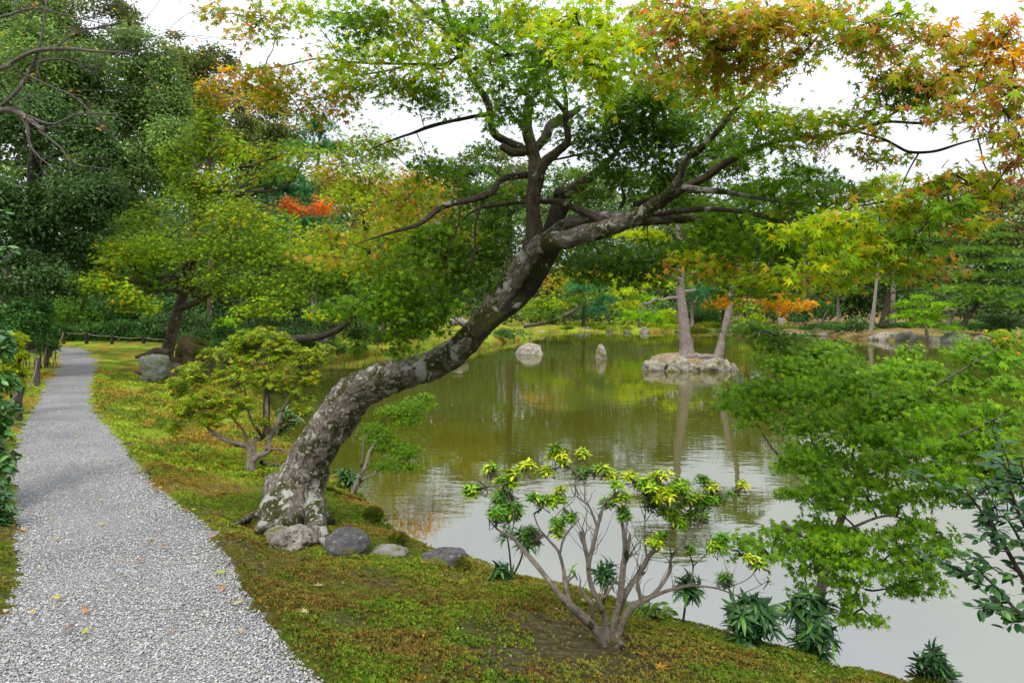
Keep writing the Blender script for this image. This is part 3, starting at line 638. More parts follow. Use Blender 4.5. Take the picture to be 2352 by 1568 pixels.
hedge('undergrowth', 'dark undergrowth in the shade between stump and pond', [(600, 790, 50, 26, 24), (680, 770, 60, 30, 26), (760, 790, 40, 22, 26), (420, 740, 80, 35, 29), (840, 770, 60, 25, 32), (450, 775, 60, 24, 28), (550, 775, 60, 26, 27), (640, 745, 70, 30, 28), (740, 750, 60, 26, 29), (560, 735, 70, 30, 29), (800, 745, 60, 26, 31), (720, 795, 40, 16, 26.5)], 'CAM', .11, cat_='undergrowth')
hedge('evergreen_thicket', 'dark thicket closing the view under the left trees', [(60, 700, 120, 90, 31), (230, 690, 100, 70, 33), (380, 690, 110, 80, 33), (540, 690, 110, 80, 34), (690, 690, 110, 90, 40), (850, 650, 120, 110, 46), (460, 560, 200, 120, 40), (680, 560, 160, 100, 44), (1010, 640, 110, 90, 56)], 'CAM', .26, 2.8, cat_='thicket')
hedge('low_shrubs', 'low green shrubs on the mossy slope behind the leaning trunk', [(870, 755, 45, 18, 36), (935, 760, 40, 16, 36), (980, 730, 50, 22, 44), (1100, 770, 20, 12, 38), (1180, 765, 40, 14, 42)], 'HED', .10, cat_='shrub')

# far shore
far = [
 ('oak_tree', 'olive oak crown on the skyline left of the central fork', [(1070, 700, 30, 78), (1070, 380, 10, 78)], [(1065, 375, 45, 32, 78, 'OLV'), (1030, 410, 50, 40, 78, 'OLV'), (1110, 410, 50, 45, 78, 'CAM')], 'broad', .30),
 ('oak_tree', 'dark oak crown on the skyline behind the central fork', [(1170, 700, 30, 76), (1170, 380, 10, 76)], [(1150, 350, 40, 25, 76, 'OLV', .7), (1190, 400, 60, 50, 76, 'OLV'), (1140, 450, 70, 50, 74, 'CAM'), (1230, 440, 50, 50, 75, 'CAM')], 'broad', .30),
 ('evergreen_tree', 'dark evergreen in the far wood below the skyline oak', [(1020, 740, 30, 66), (1020, 460, 10, 66)], [(960, 440, 70, 50, 66, 'CAM'), (1040, 500, 80, 60, 65, 'CAM2'), (960, 560, 80, 60, 64, 'CAM'), (1080, 600, 80, 60, 64, 'CAM')], 'broad', .26),
 ('evergreen_tree', 'mid green evergreen far beyond the second stem', [(1330, 740, 30, 72), (1330, 420, 10, 72)], [(1310, 430, 70, 45, 72, 'CAM2'), (1400, 430, 60, 45, 72, 'OLV'), (1350, 510, 90, 60, 70, 'CAM'), (1260, 520, 60, 60, 70, 'CAM2')], 'broad', .28),
 ('evergreen_tree', 'broad evergreen in the far wood above the pine island', [(1520, 740, 30, 74), (1520, 430, 10, 74)], [(1490, 430, 70, 45, 74, 'CAM2'), (1580, 440, 70, 45, 74, 'CAM'), (1530, 520, 100, 60, 72, 'CAM2'), (1650, 510, 80, 60, 72, 'CAM')], 'broad', .28),
 ('evergreen_tree', 'dark evergreen mass far behind the second island pine', [(1720, 740, 30, 76), (1720, 450, 10, 76)], [(1700, 450, 70, 38, 76, 'CAM2'), (1780, 470, 70, 45, 76, 'CAM'), (1740, 540, 90, 60, 74, 'CAM'), (1840, 560, 80, 60, 72, 'CAM')], 'broad', .28),
 ('pine_tree', 'flat topped pine rising over the far shore in the open sky gap', [(1850, 740, 18, 60), (1845, 560, 14, 60), (1840, 420, 8, 60)], [(1850, 400, 60, 16, 60, 'PIN'), (1810, 425, 60, 18, 60, 'PIN'), (1890, 430, 60, 18, 60, 'PIN'), (1850, 470, 90, 22, 60, 'PIN')], 'pine', .30),
 ('pine_tree', 'round topped yellow green pine above the far right shore', [(2050, 740, 20, 58), (2050, 560, 16, 58), (2050, 430, 8, 58)], [(2050, 420, 60, 18, 58, 'PINY', .8), (2010, 445, 60, 18, 58, 'PIN'), (2090, 450, 60, 20, 58, 'PIN'), (2050, 490, 90, 24, 58, 'PIN'), (1980, 540, 90, 30, 57, 'PIN')], 'pine', .30),
 ('evergreen_tree', 'dark hillside evergreen at the right edge of the far wood', [(2300, 720, 30, 62), (2300, 440, 10, 62)], [(2310, 450, 60, 35, 62, 'OLV'), (2230, 470, 60, 40, 62, 'CAM'), (2330, 520, 70, 60, 60, 'OLV'), (2240, 550, 70, 60, 60, 'CAM'), (2150, 520, 60, 50, 62, 'CAM2')], 'broad', .26),
 ('evergreen_tree', 'dim evergreen between the round topped pine and the right hillside', [(2150, 740, 30, 60), (2150, 560, 10, 60)], [(2130, 600, 90, 60, 60, 'CAM'), (2020, 620, 90, 60, 60, 'CAM'), (1920, 640, 90, 60, 60, 'CAM'), (2330, 640, 80, 70, 58, 'CAM')], 'broad', .26),
 ('maple_tree', 'orange tinged maple on the far bank just right of the leaning trunk', [(1270, 745, 14, 44), (1268, 690, 10, 44), (1275, 620, 5, 44)], [(1245, 650, 45, 22, 44, 'O'), (1290, 640, 40, 22, 44, 'OG'), (1230, 690, 45, 25, 43, 'GY'), (1285, 690, 45, 25, 43, 'GY'), (1255, 720, 50, 18, 42, 'G')], 'layer', .13),
 ('maple_tree', 'yellow maple with a rusty top at the middle of the far shore', [(1340, 750, 14, 56), (1340, 680, 10, 56), (1345, 620, 5, 56)], [(1330, 620, 50, 20, 55, 'O'), (1380, 640, 55, 20, 55, 'YG'), (1310, 650, 55, 20, 55, 'YG'), (1360, 670, 60, 20, 55, 'YG')], 'layer', .15),
 ('pine_tree', 'bright yellow green pine drooping to the water left of the island', [(1470, 752, 14, 50), (1465, 700, 10, 50), (1450, 640, 6, 50)], [(1440, 640, 60, 16, 50, 'PINY'), (1500, 655, 50, 14, 50, 'PINY'), (1430, 672, 55, 15, 48, 'PINY'), (1490, 690, 45, 14, 48, 'PINB'), (1440, 705, 55, 15, 47, 'PINY'), (1460, 728, 60, 15, 46, 'PINB'), (1510, 735, 35, 12, 46, 'PINB')], 'pine', .24),
 ('pine_tree', 'deep green pine on the end of the long leaning trunk', [(1205, 748, 14, 44), (1250, 742, 15, 43), (1290, 728, 15, 42), (1320, 712, 12, 41), (1345, 695, 7, 41)], [(1345, 672, 50, 18, 41, 'PINT'), (1390, 690, 40, 17, 41, 'PINT'), (1320, 695, 35, 14, 41, 'PIN'), (1365, 712, 45, 16, 41, 'PINT'), (1320, 655, 35, 14, 42, 'PIN')], 'pine', .20),
 ('pine_tree', 'yellow green pine standing directly behind the island trunks', [(1590, 750, 14, 58), (1590, 680, 10, 58), (1590, 620, 5, 58)], [(1570, 600, 60, 20, 58, 'PINY', .8), (1640, 620, 60, 20, 58, 'PIN'), (1550, 650, 60, 20, 58, 'PIN'), (1620, 670, 70, 22, 57, 'PINT')], 'pine', .26),
 ('maple_tree', 'low orange maple behind the second island pine', [(1660, 752, 10, 57), (1660, 690, 5, 57)], [(1670, 680, 45, 14, 57, 'O'), (1640, 700, 40, 14, 57, 'OG'), (1700, 700, 40, 14, 57, 'GY')], 'layer', .15),
 ('pine_tree', 'grey green many branched pine on the brown bank', [(1925, 745, 12, 52), (1925, 680, 10, 52), (1925, 620, 5, 52)], [(1900, 620, 60, 14, 52, 'PIN'), (1960, 640, 60, 14, 52, 'PIN'), (1895, 655, 60, 14, 52, 'PIN'), (1960, 672, 60, 14, 51, 'PIN'), (1990, 650, 40, 10, 50, 'PINY', .7)], 'pine', .24),
 ('pine_tree', 'dark massive pine trunk behind the pale pole at the far right', [(2030, 748, 30, 50), (2036, 700, 26, 50), (2040, 620, 20, 50), (2045, 560, 12, 50)], [(2020, 600, 80, 20, 50, 'PIN'), (2090, 620, 70, 20, 50, 'PIN'), (2020, 645, 60, 14, 50, 'PIN'), (2100, 655, 60, 15, 50, 'PIN')], 'pine', .24),
 ('cloud_pine', 'small bright green layered pine by the right shore', [(2130, 772, 12, 43), (2125, 740, 9, 43), (2120, 700, 5, 43)], [(2122, 684, 38, 8, 43, 'PINB'), (2095, 700, 42, 9, 43, 'PINB'), (2155, 702, 45, 9, 43, 'PINB'), (2120, 716, 60, 10, 43, 'PINB'), (2085, 728, 45, 9, 43, 'PINB'), (2150, 732, 55, 10, 43, 'PINB'), (2110, 744, 55, 9, 42.5, 'PINB'), (2170, 755, 40, 9, 42.5, 'PINB')], 'pine', .15),
 ('cloud_pine', 'large layered pine with leaning dark trunk at the right edge', [(2208, 752, 20, 45), (2225, 725, 17, 45), (2245, 690, 14, 45), (2252, 620, 11, 45), (2258, 540, 7, 45)], [(2265, 520, 55, 12, 45, 'PIN'), (2250, 545, 75, 13, 45, 'PIN'), (2220, 575, 70, 12, 45, 'PIN'), (2290, 580, 80, 13, 45, 'PIN'), (2250, 605, 90, 12, 45, 'PIN'), (2200, 635, 70, 12, 45, 'PIN'), (2310, 635, 70, 12, 45, 'PIN'), (2220, 665, 75, 12, 44.5, 'PIN'), (2300, 668, 80, 13, 44.5, 'PIN'), (2330, 700, 70, 14, 44, 'PIN'), (2260, 690, 60, 11, 44, 'PIN')], 'pine', .19),
]
for nm, lb, trk, bl, st, lf_ in far:
    tree(nm, lb, 'pine' if 'pine' in nm else 'tree', trk, bl, st, lf_, {'broad': 2.3, 'layer': 1.9, 'pine': 2.4}[st], M_pine if 'pine' in nm and 'dark' not in lb else M_dark)
for nm, lb, rows, pl, cat_ in (
  ('clipped_shrub', 'rounded yellow green shrub at the water left of the island trunks', [(1530, 728, 25, 20, 54)], 'YG', 'shrub'),
  ('clipped_shrub', 'dark green shrub bank between the two island pines', [(1580, 735, 35, 18, 60), (1620, 725, 45, 25, 60)], 'HED', 'shrub'),
  ('clipped_shrub', 'olive shrub beside the pale stone post', [(1735, 735, 28, 16, 56), (1700, 738, 25, 14, 56)], 'GY', 'shrub'),
  ('clipped_hedge', 'big dark rounded hedge behind the low fence', [(1880, 712, 52, 26, 58), (1830, 722, 35, 20, 58)], 'HED', 'hedge'),
  ('clipped_shrub', 'small dark shrub at the foot of the pale pole', [(1968, 745, 26, 22, 47)], 'CAM', 'shrub'),
  ('clipped_shrub', 'low dark shrub below the large right pine', [(2290, 735, 45, 18, 46), (2330, 740, 40, 18, 46)], 'CAM', 'shrub')):
    hedge(nm, lb, rows, pl, .16, cat_=cat_)
hedge('evergreen_thicket', 'dark low thicket under the trees of the far shore', [(1130, 715, 70, 32, 62), (1250, 715, 70, 35, 66), (1370, 710, 90, 35, 66), (1500, 715, 90, 32, 68), (1640, 712, 90, 35, 68), (1790, 705, 90, 35, 66), (1950, 700, 90, 40, 62), (2100, 700, 90, 40, 58), (2250, 700, 90, 40, 56), (2380, 700, 90, 40, 54)], 'CAM', .36, 2.8, cat_='thicket')

# the wood on the rising ground beyond: one far mass
def far_wood():
    ps, Ms, ss, cs = [], [], [], []
    for px, top, bot, d in [(x, t, 700, d) for x, t, d in ((-150, 120, 60), (0, 100, 58), (120, 90, 58), (240, 160, 60), (350, 200, 60), (450, 240, 62), (560, 330, 66), (660, 380, 70), (760, 400, 74), (860, 420, 80), (950, 440, 84), (1040, 430, 88),
         (1140, 430, 90), (1240, 450, 92), (1340, 440, 92), (1440, 455, 92), (1540, 450, 92), (1640, 470, 92), (1740, 480, 90), (1840, 490, 90), (1940, 480, 88), (2040, 480, 86), (2140, 480, 84), (2240, 460, 80), (2340, 450, 78), (2450, 440, 76))]:
        for k in range(5):
            y = top+25+(bot-top)*k/5*.92; c_ = P(px+R.normal(0, 14), y, d+R.normal(0, 1.5)-k); rad = np.array([82*d/F, 3.0, (.13*(bot-top)+12)*d/F]); lf = .62
            n = int(2.0*math.pi*rad[0]*rad[2]/(.24*lf*lf)); p, out, tone = cloud(n, c_, rad, 14, .27); M, sz = leafset(p, out, lf, .5, .7)
            pal = ['CAM', 'CAM2', 'OLV', 'CAM2', 'CAM'][R.integers(0, 5)]; ps.append(p); Ms.append(M); ss.append(sz); cs.append(pcol(pal, n)*tone[:, None])
    v, f, cc = inst(TQ[0], TQ[1], np.concatenate(ps), np.concatenate(Ms), np.concatenate(ss), np.concatenate(cs))
    o = mk('far_wood', v, f, M_broad, col=cc, kind='stuff'); tag(o, 'dark wooded hillside closing the view behind the pond', 'wood')
far_wood()

hedge('bank_plants', 'low green plants and clipped azaleas along the far water line', [(x, 750-6*math.sin(x), 26+8*math.sin(x*2), 9, 58 if x < 1900 else 50) for x in range(1300, 2000, 46)], 'GY', .14, 3., cat_='shrub')
hedge('bank_plants', 'low dark plants edging the right part of the far bank', [(x, 752-4*math.sin(x), 24, 9, 54 if x < 1900 else 50) for x in (1690, 1765, 1850, 1930, 1990)]+[(x, 745+5*math.sin(x), 34, 13, 52) for x in range(1900, 2352, 50)]+[(2240, 752, 40, 14, 47), (2300, 755, 40, 14, 47)], 'HED', .14, 3., cat_='shrub')
# ------------------------------------------------------------------ the leaning maple
def flare_roots(amp, L0, k=5, ph=.4):
    return lambda L_, a: 1+(amp*(.55+.45*np.cos(a*k+ph+.6*np.sin(a*2))))*np.exp(-(L_/L0)**1.3)
DT = 5.0
base = G(672, 1195); D0 = base[1]
def dep(px): return D0+(4.75-D0)*np.clip((px-670)/560, 0, 1)
T = thing('leaning_maple', 'large old maple with lichened s-curved trunk leaning from the bank out over the pond', 'tree', base)
mt = [(668, 1225, 150), (680, 1150, 140), (700, 1085, 128), (732, 1020, 120), (772, 960, 116), (812, 910, 112), (862, 880, 98), (915, 862, 90), (968, 848, 85), (1020, 825, 80), (1065, 792, 76), (1105, 745, 72), (1140, 697, 68), (1178, 642, 62), (1212, 590, 56), (1228, 560, 52)]
mtr = pxt([(r[0], r[1], r[2]*.81, dep(r[0])) for r in mt])
v, f, bk = tube(mtr, 72, 22, .105, 11, flare=flare_roots(.42, .26), freq=7)
mk('trunk', v, f, M_maple, T, bk=bk, smooth=True)
branches = []      # (points, radii) used to seat twigs
def br(rows, d0, d1=None, mat=M_mbr, name='branch', sides=14, lab=None, bump=.10):
    d1 = d0 if d1 is None else d1; n = len(rows); q = pxt([(r[0], r[1], r[2], d0+(d1-d0)*i/(n-1)) for i, r in enumerate(rows)])
    v, f, bk = tube(q, sides, 7, bump, int(rows[0][0]) % 77, freq=9); o = mk(name, v, f, mat, T, bk=bk, smooth=True)
    if lab: o['label'] = lab
    branches.append(cat(q, 8)); return o
def root(rows):
    q = []
    for k, (x, y, w_) in enumerate(rows): p = G(x, y); r_ = w_*.5*p[1]/F; q.append([p[0], p[1], p[2]+r_*(.75 if k else 1.6)-(.25*r_ if k == len(rows)-1 else 0), r_])
    v, f, bk = tube(np.array(q), 16, 8, .16, int(rows[0][0]) % 31, freq=9); mk('root', v, f, M_maple, T, bk=bk, smooth=True)
root([(655, 1190, 84), (622, 1192, 50), (596, 1196, 30), (568, 1203, 18), (536, 1212, 8)])
root([(650, 1196, 90), (628, 1214, 60), (606, 1226, 36), (588, 1236, 16)])
root([(700, 1196, 90), (722, 1216, 60), (738, 1240, 34), (752, 1262, 14)])
root([(690, 1192, 80), (730, 1196, 44), (760, 1206, 20)])
root([(672, 1200, 90), (668, 1216, 66), (655, 1228, 40)])
# second stem behind, darker
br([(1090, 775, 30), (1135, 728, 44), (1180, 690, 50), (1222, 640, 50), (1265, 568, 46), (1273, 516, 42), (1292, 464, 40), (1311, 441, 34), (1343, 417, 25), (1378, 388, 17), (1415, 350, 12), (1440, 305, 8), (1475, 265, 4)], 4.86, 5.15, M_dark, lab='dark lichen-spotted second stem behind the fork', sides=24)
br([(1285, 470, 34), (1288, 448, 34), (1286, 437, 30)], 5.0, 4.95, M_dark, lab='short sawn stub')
# vertical stem
br([(1222, 575, 52), (1228, 540, 42), (1226, 500, 34), (1223, 460, 34), (1231, 405, 36), (1226, 352, 26), (1212, 305, 26), (1211, 260, 24), (1219, 226, 22)], 4.72, 4.5, M_bark, lab='upright brown fluted stem')
br([(1230, 410, 30), (1250, 375, 24), (1278, 350, 20), (1304, 323, 18), (1299, 281, 13), (1299, 253, 12), (1299, 215, 8), (1292, 170, 6), (1300, 110, 4)], 4.6, 4.2, M_bark)
br([(1299, 258, 12), (1280, 236, 11), (1259, 214, 10), (1233, 185, 7)], 4.4, 4.2, M_bark)
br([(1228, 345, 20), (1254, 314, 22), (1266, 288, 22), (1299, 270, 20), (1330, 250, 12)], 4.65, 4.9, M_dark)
br([(1221, 352, 20), (1193, 338, 20), (1158, 322, 18), (1136, 308, 17), (1128, 285, 17), (1122, 240, 17), (1102, 205, 15), (1081, 173, 14), (1058, 124, 14), (1044, 80, 12), (1027, 28, 11), (1010, -20, 10)], 4.7, 4.5, M_mbr, lab='pale stem rising up to the left')
br([(1205, 350, 20), (1178, 350, 18), (1150, 335, 16)], 4.55, 4.5, M_mbr)
br([(1046, 92, 11), (1015, 62, 10), (968, 23, 9), (935, -6, 8)], 4.5, 4.5, M_grey)
br([(1060, 128, 8), (1018, 148, 8), (968, 148, 6), (880, 146, 6), (800, 143, 5), (730, 135, 4), (660, 150, 3), (600, 160, 2)], 4.5, 5.2, M_twig)
br([(1058, 122, 7), (1015, 158, 6), (960, 146, 5), (880, 165, 4), (800, 178, 3), (740, 215, 2)], 4.5, 4.9, M_twig)
br([(1128, 268, 9), (1100, 266, 9), (1068, 272, 9), (1034, 279, 8), (987, 291, 8), (945, 307, 6), (900, 322, 4), (850, 345, 2)], 4.6, 4.9, M_mbr)
br([(1228, 400, 18), (1189, 404, 16), (1151, 412, 15), (1128, 441, 14), (1081, 459, 14), (1020, 473, 13), (987, 497, 12), (959, 516, 10), (912, 530, 7), (861, 546, 4), (820, 560, 2)], 4.7, 4.4, M_mbr, lab='long low branch reaching left')
br([(1110, 455, 6), (1092, 516, 6), (1090, 577, 5), (1076, 619, 4), (1048, 648, 2)], 4.6, 4.5, M_twig)
br([(1055, 470, 5), (1053, 516, 4), (1036, 562, 3), (1025, 608, 2)], 4.5, 4.4, M_twig)
br([(1075, 492, 4), (1104, 478, 6), (1156, 469, 8), (1217, 464, 10), (1283, 464, 14), (1320, 478, 16), (1358, 494, 18), (1385, 508, 18)], 4.85, 4.6, M_mbr, lab='thin branch crossing behind the upright stem')
# the big right limb
br([(1222, 575, 44), (1250, 556, 44), (1297, 551, 42), (1343, 538, 42), (1390, 524, 40), (1440, 508, 38), (1475, 492, 34), (1500, 470, 28), (1540, 441, 24), (1564, 403, 20), (1573, 370, 18), (1610, 340, 15), (1650, 300, 13), (1690, 250, 13), (1736, 206, 11), (1778, 173, 9), (1830, 136, 8), (1872, 92, 6), (1928, 14, 4)], 4.7, 3.4, M_maple, lab='heavy lichened limb reaching out to the right', sides=24)
br([(1262, 545, 30), (1290, 522, 30), (1330, 505, 30), (1367, 497, 26), (1430, 497, 22), (1480, 492, 18)], 4.82, 4.55, M_maple, lab='mottled limb lying above the heavy one', sides=18)
br([(1440, 512, 20), (1500, 507, 20), (1550, 504, 19), (1594, 503, 19)], 4.45, 4.4, M_bark, lab='sawn-off stub of a branch', bump=.03)
br([(1470, 495, 14), (1525, 489, 13), (1575, 484, 13), (1625, 480, 12), (1708, 487, 9), (1760, 498, 12), (1815, 512, 8), (1900, 520, 5)], 4.4, 3.5, M_mbr)
br([(1500, 480, 18), (1525, 462, 20), (1577, 428, 19), (1619, 408, 18), (1666, 375, 17), (1722, 347, 14), (1792, 323, 11), (1853, 318, 9), (1923, 309, 9), (1994, 291, 8), (2041, 267, 6), (2088, 239, 5), (2150, 200, 3)], 4.45, 3.2, M_bark)
br([(1990, 293, 6), (2040, 280, 6), (2111, 283, 6), (2150, 274, 5), (2190, 258, 3)], 3.35, 3.1, M_twig)
br([(1960, 300, 5), (2027, 319, 6), (2060, 336, 6), (2088, 349, 6), (2125, 350, 6), (2158, 345, 6), (2205, 330, 5), (2260, 315, 3)], 3.4, 3.0, M_twig)
br([(1545, 445, 12), (1562, 431, 14), (1609, 436, 15), (1666, 441, 12), (1727, 452, 9), (1800, 465, 7), (1900, 475, 4)], 4.4, 3.6, M_maple)
br([(1455, 470, 12), (1490, 462, 16), (1520, 452, 12)], 4.6, 4.5, M_dark); br([(1425, 478, 9), (1434, 455, 9), (1428, 432, 5)], 4.6, 4.6, M_dark)
br([(1694, 246, 9), (1666, 206, 8), (1645, 175, 6), (1630, 145, 4)], 3.9, 3.6, M_twig); br([(1700, 240, 6), (1712, 200, 5), (1700, 170, 3)], 3.8, 3.6, M_twig)
br([(2352, 145, 4), (2260, 148, 5), (2200, 160, 4), (2130, 200, 3)], 2.8, 3.0, M_twig)
br([(1355, 352, 7), (1330, 355, 6), (1290, 364, 5), (1250, 372, 4)], 4.5, 4.6, M_bark)
br([(1120, 120, 7), (1165, 128, 7), (1210, 118, 6), (1240, 108, 5)], 4.0, 3.6, M_mbr); br([(1113, 86, 7), (1140, 103, 8), (1168, 122, 9)], 3.9, 3.8, M_mbr)
bp = np.vstack(branches)
# sprays of leaves: px, py, rx, ry, depth, palette, cover
SP = """510 25 45 30 4.2 OG .8|570 75 50 25 4.2 O .5|600 35 60 40 4.3 OG .8|700 20 80 35 4.5 YG .9|650 85 45 18 4.4 YG .3|520 155 26 20 4.5 OB .5|560 190 40 34 4.5 O .8|600 150 50 26 4.5 OG .6|620 215 65 32 4.6 O .9|680 195 80 40 4.6 OG 1
660 165 55 22 4.6 O .6|730 160 65 28 4.6 OG .7|760 230 80 35 4.7 O .9|700 250 70 22 4.7 OG .8|800 180 80 40 4.6 YG .9|780 120 70 35 4.6 YG .8|830 60 70 45 4.5 G .9|790 20 70 30 4.4 G .8|880 110 70 45 4.6 YG 1|870 30 70 35 4.4 GY .9
930 80 70 50 4.4 GY .9|900 190 70 35 4.6 GY .9|960 180 70 45 4.5 GY 1|950 235 60 28 4.6 G .6|1010 215 60 30 4.6 G .7|1000 130 70 45 4.4 YG .9|1060 60 60 50 4.7 G .8|1000 30 70 40 4.6 GY .8|1100 30 70 40 4.4 G .9|1110 180 60 40 4.6 GY .7
1150 60 80 50 3.8 G 1|1190 20 80 40 3.6 GY 1|1130 130 60 35 4.0 GY .9|1180 170 80 40 3.9 G 1|1150 230 55 30 4.3 G .8|1190 260 55 30 4.3 G .8|1240 200 80 35 4.0 G .8|1130 270 40 30 4.6 G .7|1260 50 90 45 3.1 YG 1.1|1330 30 90 40 3.0 YG 1.1
1340 100 90 50 2.8 YG 1.2|1400 60 70 50 2.9 YG 1.1|1400 150 55 60 2.9 YG 1.1|1250 120 90 40 3.4 G 1|1330 180 90 40 3.5 G .8|1380 200 50 45 3.1 YG .8|1230 150 70 40 3.6 G .8|1350 290 90 50 4.6 DG 1|1450 250 90 60 4.6 DG 1.2|1400 330 80 50 4.7 DG .9
1500 320 100 60 4.8 DG 1.4|1580 280 90 60 4.8 DG 1.3|1530 400 90 55 4.9 DG 1.3|1440 400 80 40 4.9 DG .9|1330 400 80 40 5.2 DG .7|1600 390 80 55 4.9 DG 1.2|1650 330 70 60 4.7 DG 1.2|1480 210 80 60 4.2 G 1|1560 210 90 50 4.3 G 1.1|1380 440 70 25 5.2 DG .5
1470 120 70 50 4.0 GY 1|1480 40 80 45 3.4 OG 1|1550 80 90 55 3.0 RO 1.1|1600 30 90 40 2.9 RO 1.2|1680 40 90 45 2.9 RO 1.2|1650 110 90 50 3.0 OG 1.2|1590 160 90 45 3.2 OG 1.1|1700 140 90 50 3.1 RO 1.1|1760 70 90 50 3.0 O 1.1|1780 20 80 35 3.0 O 1
1640 200 90 40 3.5 GY 1|1540 170 80 40 3.6 OG .9|1840 60 70 40 3.1 OG .8|1900 40 80 40 3.2 OG .9|1930 90 70 40 3.2 OG .9|1990 50 80 45 3.1 OG 1|2060 30 70 40 3.2 GY .8|2090 90 70 40 3.0 RO .8|1850 120 70 35 3.3 OG .8|1980 120 70 35 3.2 RO .8
1790 150 60 35 3.3 OG .7|2020 160 50 25 3.2 OG .7|2080 190 60 50 3.1 G 1|2100 150 50 35 3.0 OG .8|2160 80 50 35 3.0 OB .5|2210 110 60 35 2.9 O .9|2270 90 60 35 2.8 O .9|2330 70 50 35 2.7 O .9|2320 130 60 35 2.7 OB .9|2190 160 70 35 2.9 O .9
2250 190 80 40 2.7 O 1|2330 200 60 40 2.6 RO 1|2160 210 70 35 2.9 OG .9|2230 240 80 35 2.8 RO 1|2310 260 70 40 2.6 OG 1.1|2130 250 50 22 3.0 YG .7|2340 310 50 40 2.6 OG 1|2270 300 40 25 2.8 OG .6|2330 360 40 45 2.6 RO 1|2010 215 60 35 3.2 RO .7
1700 260 80 30 3.9 GY .9|1780 250 80 25 3.7 YG .9|1850 270 70 25 3.5 YG .9|1920 270 60 30 3.4 YG .8|1740 310 90 35 3.9 G 1|1820 310 80 30 3.6 GY .8|1700 370 70 35 4.2 G .9|1900 330 70 25 3.4 OG .8|1970 350 60 28 3.3 OG .9|1790 360 60 20 3.8 G .5
1980 250 50 28 3.3 GY .7|2010 300 50 20 3.3 OG .5|1690 430 70 35 4.4 G .8|1780 430 80 30 4.0 G .8|1830 390 50 22 3.8 G .6|1880 400 60 25 3.6 G .7|1870 450 90 32 3.6 G 1|1960 440 90 32 3.4 GY .9|2050 450 80 30 3.2 OG .9|2140 420 60 30 3.0 OG 1
2190 400 60 28 2.9 OG 1|2260 410 70 35 2.8 OG 1.1|2180 460 70 30 2.9 G 1|2270 450 60 30 2.8 OG 1|2250 500 60 30 2.8 OG .9|2130 490 80 35 3.0 GY 1|1640 480 80 35 4.5 G .8|1700 510 90 40 4.2 G 1.1|1790 510 90 38 3.8 G 1|1860 520 90 38 3.3 YG 1.1
1950 520 90 38 3.0 YG 1.2|2030 540 90 38 3.0 GY 1.1|2110 550 70 38 3.0 G 1|1640 560 80 38 4.3 G 1|1720 570 90 38 3.9 G 1|1810 580 90 38 3.5 G 1.1|1900 580 90 38 3.1 YG 1.1|1990 590 90 35 3.0 GY 1|2080 600 80 30 3.0 OG .9|2150 590 50 30 3.0 OG .7
1600 610 80 25 4.0 OG 1|1680 620 90 30 3.8 OG 1.1|1760 630 90 28 3.6 GY 1|1850 640 80 25 3.5 OG .9|1930 630 70 25 3.4 GY .7|1700 660 60 18 4.2 G .8|1760 665 60 18 4.0 G .6|1660 680 35 14 5.0 OB .9|1820 688 65 16 5.0 OB 1.3|1790 670 50 14 5.0 OB .9
1330 590 80 35 4.9 DG 1.2|1410 600 90 38 4.8 DG 1.3|1500 590 90 38 4.7 DG 1.3|1580 570 80 35 4.6 DG 1.2|1480 640 60 20 4.8 DG .7|1370 640 50 18 4.9 DG .5|1560 545 80 25 4.9 DG .9|1120 350 60 30 4.9 G .7|1050 390 70 28 4.9 G .8|1170 400 60 25 5.2 DG .6
980 360 60 30 5.0 G .8|900 340 60 25 5.1 GY .8|970 420 80 30 5.1 GY .7|1060 440 70 30 5.0 G .9|1140 460 70 30 5.0 G .8|900 480 80 30 5.1 OG .8|960 520 90 32 5.0 G .9|880 545 80 30 4.9 GY .9|1060 520 80 32 5.0 DG .9|1140 520 60 35 5.1 DG .9
1010 570 90 35 5.0 DG 1.1|930 590 90 35 4.9 G 1|850 600 70 30 4.9 OG .8|1090 580 70 35 5.1 DG 1|1150 590 50 35 5.2 DG .8|1030 640 90 32 5.0 DG 1|940 650 90 32 4.8 G 1|860 670 80 28 4.7 G 1|1100 640 60 35 5.2 DG .9|790 710 80 18 4.5 G 1
870 720 90 25 4.5 G 1.2|950 700 80 28 4.7 G 1.1|1010 700 60 30 4.9 DG 1|900 760 80 22 4.5 G 1.1|970 750 60 25 4.8 DG 1|840 790 40 22 4.5 G .8|920 790 50 18 4.6 G .8|760 585 60 25 5.0 OG .6|730 720 40 12 4.4 GY .8|870 330 60 22 5.0 GY .6"""
sp = [r.split() for r in SP.replace('\n', '|').split('|')]; nodes = bp[:, :3]
sp.sort(key=lambda r: np.linalg.norm(nodes-P(float(r[0]), float(r[1]), float(r[4])), axis=1).min())
LP, LM, LS, LC, tws, seeds = [], [], [], [], [], []
